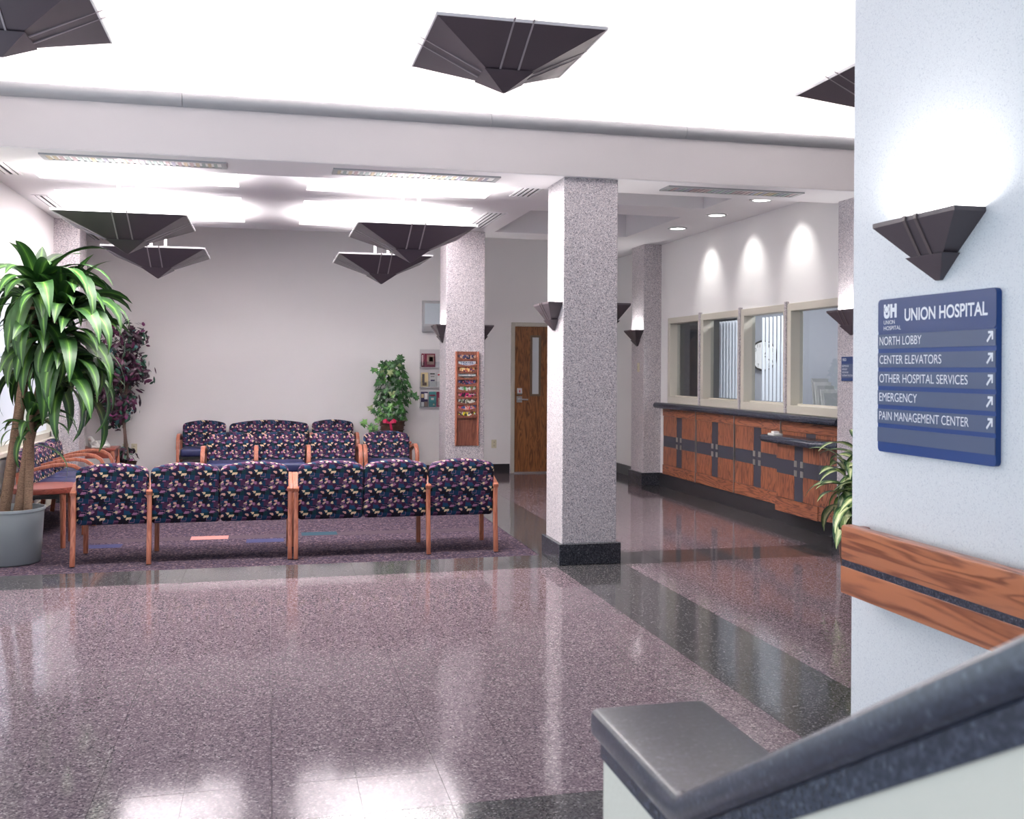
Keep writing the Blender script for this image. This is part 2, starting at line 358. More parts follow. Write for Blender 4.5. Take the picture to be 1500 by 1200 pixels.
for k, (x0, y0, x1, y1, dk) in enumerate(tiles):
    if k < 300 and seen(tiles[k]) > 0:
        key = (round(x1 - x0, 4), round(y1 - y0, 4), dk)
        if key not in tile_me:
            a, b_ = (x1 - x0) / 2 - JW / 2, (y1 - y0) / 2 - JW / 2
            tile_me[key] = bx(-a, -b_, -0.014, a, b_, 0).mesh('tile'); tile_me[key].materials.append(M['terrazzo_dark' if dk else 'terrazzo'])
        o = bpy.data.objects.new('tile', tile_me[key]); COL.objects.link(o); o.parent = fl; o.location = ((x0 + x1) / 2, (y0 + y1) / 2, 0)
    else: rest[dk].box(x0 + JW / 2, y0 + JW / 2, -0.014, x1 - JW / 2, y1 - JW / 2, 0)
for dk in (False, True):
    o = rest[dk].build('tile_field', 'terrazzo_dark' if dk else 'terrazzo', fl); o['kind'] = 'stuff'
# ---- carpet with inlaid bars
cp = thing('carpet', 'plum flecked carpet with coloured inlaid bars under the waiting chairs', 'carpet')
box('pile', (XL, SY1, -0.012, 2.154, YB, -0.0015), 'carpet_fleck', cp)
box('band', (-1.6, 9.24, -0.01, 2.154, 9.42, -0.0008), 'carpet_band', cp)
for nm, x0, y0, x1, y1, m in (('inlay', -0.66, 9.24, -0.34, 9.42, 'inlay_salmon'), ('inlay', -0.18, 9.0, 0.14, 9.17, 'inlay_blue'), ('inlay', 0.30, 9.28, 0.62, 9.46, 'inlay_teal'), ('inlay', -1.5, 8.98, -1.2, 9.15, 'inlay_blue')):
    box(nm, (x0, y0, -0.01, x1, y1, 0.0), m, cp)

# ---- walls
struct('wall_back', bx(XL - 0.2, YB, 0, 6.6, YB + 0.15, 3.8), 'wall_back', 'long off-white back wall behind the waiting chairs', 'wall')
WY0, WY1, WZ0, WZ1 = 8.55, 11.95, 0.74, 2.32
wl = MB()
wl.box(XL - 0.2, WY1, 0, XL, YB, 3.8).box(XL - 0.2, 7.2, 0, XL, WY0, 3.8).box(XL - 0.2, WY0, 0, XL, WY1, WZ0).box(XL - 0.2, WY0, WZ1, XL, WY1, 3.8)
struct('wall_left', wl, 'wall_white', 'white left wall with a window behind the tall corn plant', 'wall')
wr = MB().box(XR, 12.2, 0, XR + 0.1, YB, 3.8).box(XR, 7.45, 2.18, XR + 0.1, 12.2, 3.8).box(XR, 7.45, 0, XR + 0.1, 12.2, 1.09).box(XR, 7.45, 1.09, XR + 0.1, 8.02, 2.18)
struct('wall_right', wr, 'wall_white', 'white wall above the reception windows washed by three downlights', 'wall')
PX = 2.2; PY = 3.48
struct('wall_near', bx(PX, -4, 0, PX + 0.46, PY, LZ), 'wall_fleck', 'pale flecked foreground wall carrying the large blue directory sign', 'wall')
# lobby shell: glazed side and entrance behind the camera
lob = MB().box(6.5, -4, 0, 6.6, 7.45, LZ).box(XR + 0.1, 7.45, 0, 6.6, 7.55, LZ)
for y0, y1 in ((-4, -3.6), (-0.9, -0.7), (1.9, 2.1), (4.5, 4.7), (6.9, 7.2)): lob.box(XL - 0.2, y0, 0, XL, y1, LZ)
lob.box(XL - 0.2, -4, 0, XL, 7.2, 0.15).box(XL - 0.2, -4, 2.9, XL, 7.2, LZ)
for x0, x1 in ((XL, -2.1), (0.4, 0.6), (2.2, 6.6)): lob.box(x0, -4.15, 0, x1, -4, LZ)
lob.box(XL, -4.15, 2.9, 2.2, -4, LZ)
struct('wall_lobby', lob, 'wall_white', 'white lobby walls with tall daylight openings around the entrance', 'wall')
# ---- ceilings
c = MB()
xs = [XL, -1.95, -0.27, 0.33, 2.02, 2.63, 4.30, XR]; ys = [BY1, 9.52, 10.10, 11.82, SLOT, YB]
for i in range(7):
    for j in range(5):
        x0, x1, y0, y1 = xs[i], xs[i + 1], ys[j], ys[j + 1]
        hole = (i in (1, 3, 5) and j in (0, 2)) or (j == 4 and 1 <= i <= 5)
        if not hole: c.poly([(x0, y0, CZ), (x0, y1, CZ), (x1, y1, CZ), (x1, y0, CZ)])
def well(x0, y0, x1, y1, z1):
    for a, b_ in (((x0, y0), (x1, y0)), ((x1, y0), (x1, y1)), ((x1, y1), (x0, y1)), ((x0, y1), (x0, y0))):
        c.poly([(*a, CZ), (*b_, CZ), (*b_, z1), (*a, z1)])
    c.poly([(x0, y0, z1), (x1, y0, z1), (x1, y1, z1), (x0, y1, z1)])
for x0, x1 in CX:
    for y0, y1 in CY: well(x0, y0, x1, y1, COFF)
well(-1.95, SLOT, 4.30, YB + 0.06, 3.62)
struct('ceiling', c, 'ceiling_white', 'white coffered ceiling over the waiting area and reception', 'ceiling')
c = MB().box(XL - 0.2, -4.15, LZ, 6.6, 7.95, LZ + 0.1)
struct('ceiling', c, 'ceiling_white', 'high bright white lobby ceiling above the beam', 'ceiling')
# ---- beam with its rounded cornice and cove
bm_ = thing('beam', 'long white dropped beam crossing the room on the speckled column', 'beam', kind='structure')
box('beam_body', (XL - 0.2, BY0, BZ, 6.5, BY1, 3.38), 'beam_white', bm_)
box('beam_underside', (XL, BY0 + 0.004, BZ - 0.004, XR, BY1 + 0.003, BZ + 0.16), 'ceiling_white', bm_)
segs = [XL - 0.2, -0.6, 1.62, 3.2, 5.0, 6.5]
for a, b_ in zip(segs[:-1], segs[1:]):
    prof = [(BY0 + 0.03 - 0.085 * math.sin(t) * 1.0, 3.402 - 0.056 * math.cos(t)) for t in [PI * k / 12 for k in range(13)]]
    prof = [(BY0 + 0.09, 3.346)] + prof + [(BY0 + 0.09, 3.458)]
    MB().prism_x(prof, a + 0.002, b_ - 0.002).build('cornice', 'cornice_grey', bm_, smooth=True)
box('cove_back', (XL - 0.2, 7.86, 3.3, 6.5, 7.95, LZ), 'ceiling_white', bm_)
for k in range(7):
    x0 = -2.2 + 1.22 * k
    t = tag(MB().tube([(x0, 7.66, 3.405), (x0 + 1.16, 7.66, 3.405)], 0.02, 8).build('cove_lamp', 'lamp_white', smooth=True), 'fluorescent tube lying hidden in the cove above the beam', 'lamp', 'cove lamps above the beam')
# ---- baseboards
for nm, b_ in (('baseboard_back', (2.1, YB - 0.02, 0, 3.4, YB, 0.14)), ('baseboard_right', (XR - 0.02, 12.9, 0, XR, YB, 0.14))):
    tag(box(nm, b_, 'toe_black'), 'black baseboard along the ' + ('door wall' if 'back' in nm else 'side wall beyond the reception column'), 'baseboard', kind='structure')
tag(box('baseboard_left', (XL, 8.05, 0, XL + 0.02, YB, 0.1), 'cream'), 'pale baseboard under the left window', 'baseboard', kind='structure')

# ------------------------------------------------------------------ columns
def column(label, x0, y0, x1, y1, ztop, base=True, loc=None):
    cx, cy = (x0 + x1) / 2, (y0 + y1) / 2
    t = thing('column', label, 'column', (cx, cy, 0), kind='structure')
    a, b_ = (x1 - x0) / 2, (y1 - y0) / 2
    box('shaft', (-a, -b_, 0.0, a, b_, ztop), 'granite', t, bevel=0.006, seg=1)
    if base: box('base', (-a - 0.03, -b_ - 0.03, 0, a + 0.03, b_ + 0.03, 0.165), 'granite_dark', t, bevel=0.004, seg=1)
    return t
column('freestanding speckled granite column under the beam in the middle of the room', 2.215, 7.49, 2.66, 7.94, BZ)
column('speckled granite column carrying the oak magazine rack', 2.05, 11.83, 2.52, 12.28, CZ)
column('speckled granite pilaster at the far end of the reception counter', 4.775, 12.42, 5.3, 12.87, CZ)
column('speckled granite column with the small blue room sign beside the variegated plant', 4.87, 7.49, 5.33, 7.95, BZ)
column('speckled granite pilaster in the back corner beside the left window', XL - 0.15, 12.08, -2.06, 12.5, CZ)

# ------------------------------------------------------------------ windows
def window_left():
    t = thing('window_1', 'tall left window with white vertical blinds behind the corn plant', 'window', (XL, 0, 0), kind='structure')
    f = MB()
    for z0, z1 in ((WZ0, WZ0 + 0.06), (WZ1 - 0.06, WZ1)): f.box(-0.14, WY0, z0, 0.012, WY1, z1)
    for k in range(4):
        y = WY0 + (WY1 - WY0 - 0.07) * k / 3; f.box(-0.14, y, WZ0, 0.012, y + 0.07, WZ1)
    f.build('window_frame', 'cream', t)
    box('window_sill', (-0.02, WY0 - 0.05, WZ0 - 0.035, 0.06, WY1, WZ0), 'cream', t)
    for k in range(3):
        y = WY0 + (WY1 - WY0 - 0.07) * k / 3 + 0.07; box('pane', (-0.11, y, WZ0 + 0.06, -0.105, y + 1.04, WZ1 - 0.06), 'glass', t)
    box('blind_rail', (-0.09, WY0 + 0.07, WZ1 - 0.1, -0.03, WY1 - 0.07, WZ1 - 0.06), 'blind', t)
    me = bx(-0.042, -0.001, 0, 0.042, 0.001, WZ1 - WZ0 - 0.18).mesh('blind_slat'); me.materials.append(M['blind'])
    for k in range(36):
        o = link('blind_slat', me, None, t); o.location = (-0.055, WY0 + 0.12 + k * 0.0905, WZ0 + 0.08); o.rotation_euler[2] = math.radians(38)
window_left()
WYS = [12.16, 11.15, 10.10, 9.09, 8.03]
def window_office(n, y1, y0, label, slats, ang):
    t = thing('window_%d' % n, label, 'window', (XR, y0, 1.09), kind='structure')
    L_, H = y1 - y0 - 0.03, 1.09; o0 = 0.015
    y_a, y_b = o0, o0 + L_
    f = MB().box(-0.02, y_a, 0, 0.12, y_b, 0.085).box(-0.02, y_a, H - 0.075, 0.12, y_b, H)
    f.box(-0.02, y_a, 0.085, 0.12, y_a + 0.05, H - 0.075).box(-0.02, y_b - 0.07, 0.085, 0.12, y_b, H - 0.075)
    f.build('window_frame', 'cream', t, bevel=0.004, seg=1)
    box('glazing_bead', (0.06, y_a + 0.05, 0.085, 0.075, y_b - 0.07, 0.1), 'cream', t)
    box('pane', (0.08, y_a + 0.05, 0.085, 0.085, y_b - 0.07, H - 0.075), 'glass', t)
    box('mullion_strip', (-0.035, -0.016, 0, 0.02, 0.016, H + 0.02), 'granite', t)
    if slats:
        me = bx(-0.044, -0.001, 0, 0.044, 0.001, H - 0.19).mesh('blind_slat'); me.materials.append(M['blind'])
        for k in range(slats):
            o = link('blind_slat', me, None, t); o.location = (0.20, y_b - 0.1 - k * (L_ - 0.14) / slats, 0.10); o.rotation_euler[2] = math.radians(ang)
    return t
window_office(2, WYS[0], WYS[1], 'reception window furthest from the camera with a dark room behind', 0, 0)
window_office(3, WYS[1], WYS[2], 'reception window filled with bright white vertical blinds', 11, 36)
window_office(4, WYS[2], WYS[3], 'reception window with half open vertical blinds in front of a clock', 10, 44)
window_office(5, WYS[3], WYS[4], 'reception window nearest the camera with leaning folders and no blinds', 0, 0)
# office behind the glass
for nm, b_, lb in (('wall_office_far', (7.3, 7.55, 0, 7.4, 12.6, 2.9), 'grey far wall of the office behind the reception windows'), ('wall_office_back', (5.13, 12.5, 0, 7.3, 12.6, 2.9), 'grey end wall of the office beyond the furthest reception window'), ('wall_office_front', (5.13, 7.56, 0, 7.3, 7.66, 2.9), 'grey end wall of the office near the beam'), ('ceiling_office', (5.13, 7.67, 2.9, 7.3, 12.5, 2.95), 'ceiling of the reception office'), ('floor_office', (5.13, 7.67, -0.1, 7.3, 12.5, -0.001), 'floor of the reception office')):
    struct(nm, bx(*b_), 'office_grey', lb)
pt = MB().box(5.55, 11.05, 0, 7.3, 11.1, 2.85)
struct('wall_partition', pt, 'office_grey', 'dark partition behind the furthest reception window', 'wall')
ol = thing('office_light', 'ceiling light panel inside the reception office', 'light', (6.3, 9.4, 2.86))
box('light_panel', (-0.3, -0.6, -0.03, 0.3, 0.6, 0), 'white_plastic', ol); area('office_lamp', ol, (0, 0, -0.04), 0.5, 1.1, OFFICE_W, up=False, color=(0.97, 0.98, 1))
ol2 = box('filing_cabinet', (6.4, 8.2, 0.0, 7.0, 8.7, 1.9), 'office_dark'); tag(ol2, 'dark tall cabinet seen through the nearest reception window', 'cabinet')
ck = thing('wall_clock', 'round white clock behind the half open blinds', 'clock', (6.2, 0, 0))
_d = ray(1117, 521); ck.location = CAMP + _d * (11.04 / _d.y)
MB().loft([[(0.17 * math.cos(2 * PI * j / 28), y, 0.17 * math.sin(2 * PI * j / 28)) for j in range(28)] for y in (0, -0.03)]).build('clock_face', 'paper_white', ck)
MB().tube([(0.175 * math.cos(2 * PI * j / 28), -0.03, 0.175 * math.sin(2 * PI * j / 28)) for j in range(29)], 0.012, 6).build('clock_rim', 'black', ck)
for j in range(12):
    a = 2 * PI * j / 12; text(ck, 'numeral', str(12 if j == 0 else j), 0.135 * math.sin(a) - 0.016, 0.135 * math.cos(a) - 0.02, 0.04, 0.034 if j in (0, 10, 11) else 0.022, 'black', -0.032)
for ang, l in ((0.6, 0.08), (2.2, 0.11)): MB().tube([(0, -0.034, 0), (l * math.sin(ang), -0.034, l * math.cos(ang))], 0.006, 5).build('clock_hand', 'black', ck)
for k in range(5):
    y = 8.93 - 0.055 * k
    t = thing('file_folder', ('leftmost', 'second', 'middle', 'fourth', 'rightmost')[k] + ' of the pale folders leaning behind the nearest reception window', 'folder', (5.28, y, 1.10), group='folders behind the nearest reception window')
    h = 0.34 - 0.035 * k
    MB().prism_x([(0, 0), (0.012, 0), (0.012 + 0.05, h), (0.05, h)], -0.06, 0.12).build('cover', 'paper_white' if k % 2 else 'paper_grey', t)
sh = tag(box('inner_sill', (5.125, 8.05, 1.06, 5.45, 12.15, 1.098), 'office_grey'), 'grey ledge inside the reception windows', 'ledge')

# ------------------------------------------------------------------ door
dr = thing('door_1', 'oak door with narrow glass lite and lever handle in the back wall', 'door', (3.47, YB, 0), kind='structure')
f = MB().box(-0.055, -0.03, 0, 0, 0.02, 2.19).box(0.93, -0.03, 0, 0.985, 0.02, 2.19).box(0, -0.03, 2.135, 0.93, 0.02, 2.19)
f.build('door_frame', 'door_frame', dr, bevel=0.004, seg=1)
d = MB().box(0.003, -0.012, 0.02, 0.262, 0.02, 2.132).box(0.362, -0.012, 0.02, 0.927, 0.02, 2.132).box(0.262, -0.012, 0.02, 0.362, 0.02, 1.15).box(0.262, -0.012, 1.975, 0.362, 0.02, 2.132)
leaf = d.build('door_leaf', 'door_wood', dr)
MB().box(0.232, -0.02, 1.12, 0.262, -0.008, 2.005).box(0.362, -0.02, 1.12, 0.392, -0.008, 2.005).box(0.262, -0.02, 1.12, 0.362, -0.008, 1.15).box(0.262, -0.02, 1.975, 0.362, -0.008, 2.005).build('lite_frame', 'lite_frame', leaf)
box('pane', (0.262, -0.008, 1.15, 0.362, -0.004, 1.975), 'frosted', leaf)
h = MB().box(0.03, -0.025, 1.03, 0.11, -0.012, 1.12).tube([(0.07, -0.025, 1.075), (0.07, -0.07, 1.075)], 0.015, 8).tube([(0.07, -0.065, 1.075), (0.19, -0.065, 1.07)], 0.011, 8)
h.build('door_handle', 'metal', leaf, smooth=True)
kp = MB().prism_x([(-0.012, 1.14), (-0.03, 1.14), (-0.055, 1.16), (-0.035, 1.235), (-0.012, 1.235)], 0.035, 0.105).build('keypad', 'metal', leaf)
box('keypad_button', (0.06, -0.052, 1.175, 0.075, -0.04, 1.21), 'red_plastic', leaf)
box('kick_strip', (0, -0.016, 0.008, 0.93, 0, 0.02), 'metal', dr)

# ------------------------------------------------------------------ reception counter
def counter_panel(label, x, y1, y0, z0=0.17, z1=1.02, full=True):
    """front seen from -x; local x runs to the right as seen (towards the camera), outward is -y"""
    t = thing('oak_cabinet', label, 'cabinet', (x, y1, 0), -PI / 2, 'oak panels of the reception counter'); W = y1 - y0
    a, b_ = W * 0.42, W * 0.58; bz0, bz1 = 0.525, 0.665; rt, rb = z1 - 0.10, z0 + 0.12
    box('backing', (0, 0.005, z0, W, 0.04, z1), 'charcoal', t)
    box('rail', (0.004, -0.016, rt, W - 0.012, 0.005, z1), 'oak_y', t, bevel=0.002, seg=1)
    box('rail', (0.004, -0.016, z0, W - 0.012, 0.005, rb), 'oak_y', t, bevel=0.002, seg=1)
    for x0, x1 in ((0.004, a), (b_, W - 0.012)):
        for q0, q1 in ((rb + 0.004, bz0), (bz1, rt - 0.004)): box('board', (x0, -0.006, q0, x1, 0.006, q1), 'oak_z', t)
    box('cross_bar', (0.004, -0.004, bz0, W - 0.012, 0.006, bz1), 'charcoal', t); box('upright_bar', (a, -0.0042, rb + 0.004, b_, 0.006, rt - 0.004), 'charcoal', t)
    for x0 in (a - 0.01, b_ - 0.055):
        for q in (bz0 - 0.005, bz1 - 0.055): box('inlay', (x0, -0.009, q, x0 + 0.052, 0.004, q + 0.058), 'brass_grey', t)
    box('edge_strip', (W - 0.01, -0.02, z0, W, 0.01, z1), 'metal', t)
    return t
XP = XR - 0.03
counter_panel('oak counter panel furthest from the camera beside the granite pilaster', XP, 12.24, 11.20)
counter_panel('oak counter panel second from the granite pilaster', XP, 11.195, 10.175)
counter_panel('oak counter panel just before the low desk bump-out', XP, 10.17, 9.14)
counter_panel('oak counter panel above and behind the low desk shelf', XP, 9.135, 8.03)
toe = tag(box('toe_kick', (XR - 0.028, 8.05, 0, XR - 0.001, 12.38, 0.168), 'toe_black'), 'black recessed toe kick below the oak counter panels', 'toe kick')
def nose(path, r, name, parent, cap=True):
    return MB().tube(path, r, 14).build(name, 'granite_navy', parent, smooth=True)
ct = thing('reception_ledge', 'charcoal bullnose counter ledge running under the reception windows', 'counter', (XR, 8.0, 1.02))
box('slab', (-0.11, 0, 0.0, 0.02, 4.33, 0.068), 'granite_navy', ct); nose([(-0.105, 0, 0.035), (-0.105, 4.33, 0.035)], 0.037, 'bullnose', ct)
# low desk
ld = thing('reception_desk', 'low oak desk bump-out with charcoal shelf at the reception counter', 'desk', (XR, 8.0, 0), group=None)
XF = 4.83 - XR
body = [(-0.06, 0.93), (XF + 0.008, 0.93), (XF + 0.008, 0.18), (XF + 0.13, 0.01), (-0.06, 0.01)]
MB().prism_z([(x, y) for x, y in body], 0.19, 0.82).build('body', 'charcoal', ld)
# boards on the front face
def fr(x0, y0, z0, x1, y1, z1, mat, name): box(name, (x0, y0, z0, x1, y1, z1), mat, ld)
fx = XF - 0.008
for y0, y1 in ((0.60, 0.94), (0.17, 0.44)):
    for q0, q1 in ((0.295, 0.525), (0.665, 0.82)): fr(fx, y0, q0, XF + 0.02, y1, q1, 'oak_z', 'board')
fr(fx - 0.01, 0.165, 0.16, XF + 0.02, 0.945, 0.29, 'oak_y', 'rail')
fr(fx + 0.003, 0.17, 0.525, XF + 0.02, 0.94, 0.665, 'charcoal', 'cross_bar'); fr(fx + 0.0022, 0.44, 0.29, XF + 0.02, 0.60, 0.82, 'charcoal', 'upright_bar')
for y0 in (0.435, 0.55):
    for q in (0.52, 0.61): fr(fx - 0.003, y0, q, XF + 0.02, y0 + 0.052, q + 0.058, 'brass_grey', 'inlay')
ang = MB().prism_z([(fx - 0.002, 0.168), (XF + 0.115, -0.0), (XF + 0.13, 0.01), (XF + 0.01, 0.18)], 0.16, 0.29); ang.build('rail', 'oak_y', ld)
for q0, q1, m in ((0.295, 0.525, 'oak_z'), (0.525, 0.665, 'charcoal'), (0.665, 0.82, 'oak_z')):
    MB().prism_z([(fx + 0.003, 0.168), (XF + 0.115, 0.0), (XF + 0.13, 0.01), (XF + 0.01, 0.18)], q0, q1).build('board', m, ld)
tp = [(-0.06, 1.08), (XF - 0.09, 1.08), (XF - 0.09, 0.14), (XF + 0.06, -0.03), (-0.06, -0.03)]
top = MB().prism_z(tp, 0.82, 0.885).build('shelf', 'granite_navy', ld)
nose([(-0.10, 1.09, 0.852), (XF - 0.06, 1.09, 0.852), (XF - 0.085, 1.07, 0.852), (XF - 0.09, 1.04, 0.852), (XF - 0.09, 0.14, 0.852), (XF + 0.06, -0.03, 0.852)], 0.036, 'bullnose', top)
tb = thing('tissue_box', 'small white paper stack lying on the low desk shelf', 'paper', (4.80, 8.93, 0.886))
MB().box(-0.05, -0.06, 0, 0.05, 0.06, 0.02).build('stack', 'paper_white', tb, bevel=0.004)
MB().box(-0.03, -0.03, 0.02, 0.03, 0.03, 0.04).build('slip', 'paper_white', tb, bevel=0.006)

# ------------------------------------------------------------------ pendants
def make_pendant(label, loc, rod_top, power, group):
    t = thing('pendant_light', label, 'pendant lamp', loc, 0, group)
    S, H = 0.485, 0.265; s2, h2 = 0.125, 0.095
    def sq(h, z): return [(-h, -h, z), (h, -h, z), (h, h, z), (-h, h, z)]
    MB().loft([sq(s2, h2), sq(S, H), sq(S - 0.012, H), sq(s2 - 0.02, h2 + 0.02)], cap=True).build('bowl', 'pendant_dark', t)
    MB().loft([sq(0.006, 0), sq(0.15, 0.098), sq(0.14, 0.10), sq(0.1, 0.1)]).build('tip', 'pendant_dark', t)
    r = MB()
    for a, b_ in (((-S - .004, -S - .004), (S + .004, -S + 0.01)), ((-S - .004, S - 0.01), (S + .004, S + .004)), ((-S - .004, -S + .01), (-S + 0.01, S - .01)), ((S - 0.01, -S + .01), (S + .004, S - .01))): r.box(a[0], a[1], H - 0.002, b_[0], b_[1], H + 0.014)
    r.build('rim', 'pendant_rim', t)
    for k in range(4):
        for s in (-0.055, 0.055):
            e = 0.016
            m = MB(); m.loft([[(s - 0.005, -s2 - e, h2), (s + 0.005, -s2 - e, h2), (s + 0.005, -s2 + 0.01, h2), (s - 0.005, -s2 + 0.01, h2)],
                              [(s - 0.005, -S - 0.03, H + 0.012), (s + 0.005, -S - 0.03, H + 0.012), (s + 0.005, -S + 0.01, H), (s - 0.005, -S + 0.01, H)]])
            m.v = [(x * math.cos(k * PI / 2) - y * math.sin(k * PI / 2), x * math.sin(k * PI / 2) + y * math.cos(k * PI / 2), z) for x, y, z in m.v]
            m.build('fin', 'pendant_fin', t)
    for s in (-0.07, 0.07): MB().tube([(s, 0, 0.11), (s, 0, rod_top)], 0.013, 8).build('rod', 'rod_white', t, smooth=True)
    box('crossbar', (-0.09, -0.02, rod_top - 0.012, 0.09, 0.02, rod_top), 'rod_white', t)
    for k in (-1, 1): MB().tube([(-0.22, 0.12 * k, 0.19), (0.22, 0.12 * k, 0.19)], 0.016, 8).build('lamp_tube', 'white_plastic', t)
    area('pendant_lamp', t, (0, 0, 0.235), 0.75, 0.75, power, color=(1, 0.955, 0.955)).data.spread = math.radians(130)
    return t
PZ = 2.425
make_pendant('dark inverted pyramid pendant at the front left of the waiting area', (-1.11, 8.62, PZ), COFF - PZ, PENDANT_W, 'waiting area pendants')
make_pendant('dark inverted pyramid pendant at the rear left of the waiting area', (-1.11, 10.92, PZ), COFF - PZ, PENDANT_W, 'waiting area pendants')
make_pendant('dark inverted pyramid pendant at the front right of the waiting area', (1.18, 8.62, PZ), COFF - PZ, PENDANT_W, 'waiting area pendants')
make_pendant('dark inverted pyramid pendant at the rear right of the waiting area', (1.18, 10.92, PZ), COFF - PZ, PENDANT_W, 'waiting area pendants')
make_pendant('large pendant cut by the upper left corner of the lobby', (-1.40, 5.88, 3.17), LZ - 3.17, LOBBY_W, 'lobby pendants')
make_pendant('large pendant hanging at the top middle of the lobby', (1.36, 5.88, 3.17), LZ - 3.17, LOBBY_W, 'lobby pendants')
make_pendant('pendant half hidden behind the directory sign wall', (4.05, 5.88, 3.17), LZ - 3.17, LOBBY_W, 'lobby pendants')

# ------------------------------------------------------------------ sconces
def make_sconce(label, loc, rz, power=SCONCE_W):
    """wall at local y=0, outward is -y"""
    t = thing('wall_sconce', label, 'wall lamp', loc, rz, 'inverted pyramid wall sconces'); W, D, H = 0.22, 0.115, 0.215
    def sec(w_, d, z): return [(-w_, 0, z), (-w_, -d, z), (w_, -d, z), (w_, 0, z)]
    MB().loft([sec(0.075, 0.05, 0.075), sec(W, D, 0.2), sec(W, D, H), sec(W - 0.008, D - 0.008, H), sec(0.06, 0.04, 0.085)]).build('shade', 'sconce_dark', t)
    MB().loft([sec(0.012, 0.012, 0), sec(0.098, 0.068, 0.082), sec(0.09, 0.06, 0.084)]).build('tip', 'sconce_dark', t)
    for s in (-0.04, 0.02):
        MB().loft([[(s, -0.056, 0.078), (s + 0.014, -0.056, 0.078), (s + 0.014, -0.045, 0.078), (s, -0.045, 0.078)], [(s, -D - 0.006, 0.2), (s + 0.014, -D - 0.006, 0.2), (s + 0.014, -D + 0.006, 0.2), (s, -D + 0.006, 0.2)],
                   [(s, -D - 0.006, H + 0.001), (s + 0.014, -D - 0.006, H + 0.001), (s + 0.014, -D + 0.006, H + 0.001), (s, -D + 0.006, H + 0.001)]]).build('rib', 'sconce_rib', t)
    MB().tube([(-0.15, -0.055, 0.16), (0.15, -0.055, 0.16)], 0.012, 8).build('lamp_tube', 'white_plastic', t)
    area('sconce_lamp', t, (0, -0.06, 0.185), 0.36, 0.09, power, color=(1, 0.985, 0.97))
SZ = 1.826
make_sconce('large dark wall sconce above the blue directory sign', (PX, 2.96, SZ), -PI / 2, 5.5)
make_sconce('wall sconce on the left face of the freestanding column', (2.215, 7.72, SZ), -PI / 2)
make_sconce('wall sconce on the right face of the freestanding column', (2.66, 7.72, SZ), PI / 2)
make_sconce('wall sconce left of the oak magazine rack', (2.05, 12.05, SZ), -PI / 2, 3)
make_sconce('wall sconce right of the oak magazine rack', (2.52, 12.05, SZ), PI / 2, 3)
make_sconce('wall sconce on the far pilaster before the reception windows', (4.775, 12.64, SZ), -PI / 2)
make_sconce('wall sconce above the small room sign', (4.87, 7.72, SZ), -PI / 2)

# ------------------------------------------------------------------ ceiling fittings
for k, (y, lb) in enumerate(((10.9, 'round recessed downlight furthest along the reception wall'), (9.85, 'middle round recessed downlight along the reception wall'), (8.85, 'round recessed downlight nearest the beam'))):
    t = thing('downlight', lb, 'downlight', (4.60, y, CZ), 0, 'recessed downlights over reception')
    MB().loft([[(r * math.cos(2 * PI * j / 24), r * math.sin(2 * PI * j / 24), z) for j in range(24)] for r, z in ((0.115, 0.0), (0.115, -0.008), (0.09, -0.012), (0.085, -0.004))], cap=False).build('trim_ring', 'metal', t, smooth=True)
    MB().lathe([(0.086, -0.006), (0.086, -0.003)], 24).build('lens', 'downlight_glow', t)
    d = bpy.data.lights.new('downlight_lamp', 'SPOT'); d.energy = DOWN_W; d.spot_size = math.radians(68); d.spot_blend = 0.95; d.shadow_soft_size = 0.02; d.color = (1, 0.99, 0.97)
    o = bpy.data.objects.new('downlight_lamp', d); COL.objects.link(o); o.parent = t; o.location = (0, 0, -0.02); o.rotation_euler[1] = -math.radians(35)
for x0, x1, lb in ((-1.57, -0.31, 'long louvred ceiling light under the beam at the left'), (0.46, 1.74, 'long louvred ceiling light under the beam left of the column'), (3.13, 4.34, 'long louvred ceiling light under the beam right of the column')):
    t = thing('louvre_light', lb, 'ceiling light', ((x0 + x1) / 2, 7.70, BZ - 0.004), 0, 'louvred lights under the beam'); a = (x1 - x0) / 2
    MB().box(-a, -0.105, -0.012, a, -0.075, 0).box(-a, 0.075, -0.012, a, 0.105, 0).box(-a, -0.075, -0.012, -a + 0.035, 0.075, 0).box(a - 0.035, -0.075, -0.012, a, 0.075, 0).build('frame', 'cornice_grey', t)
    box('lens', (-a + 0.035, -0.075, -0.006, a - 0.035, 0.075, -0.002), 'lens_glow' if x0 < 3 else 'cornice_grey', t)
    if x0 < 3: area('louvre_lamp', t, (0, 0, -0.016), 2 * a - 0.1, 0.13, LOUVRE_W, up=False)
    me = bx(-0.012, -0.075, -0.011, 0.012, 0.075, -0.006).mesh('louvre'); me.materials.append(M['louvre_painted_sheen'])
    n = int((2 * a - 0.07) / 0.042)
    for k in range(n):
        o = link('louvre', me, None, t); o.location = (-a + 0.05 + 0.042 * k, 0, 0)
def diffuser(label, x0, y0, x1, y1, n):
    t = thing('air_diffuser', label, 'air vent', ((x0 + x1) / 2, (y0 + y1) / 2, CZ), 0, 'slot air diffusers in the ceiling'); a, b_ = (x1 - x0) / 2, (y1 - y0) / 2
    box('backing', (-a, -b_, -0.003, a, b_, 0.001), 'black', t); p = 2 * a / n
    MB().box(-a - 0.02, -b_ - 0.02, -0.008, -a, b_ + 0.02, 0).box(a, -b_ - 0.02, -0.008, a + 0.02, b_ + 0.02, 0).box(-a, -b_ - 0.02, -0.008, a, -b_, 0).box(-a, b_, -0.008, a, b_ + 0.02, 0).build('frame', 'ceiling_white', t)
    for k in range(n): box('vane', (-a + p * k + p * 0.32, -b_, -0.012, -a + p * k + p * 0.74, b_, -0.003), 'ceiling_white', t)
diffuser('slot air diffuser by the left wall nearest the beam', -2.20, 8.2, -2.08, 9.38, 2)
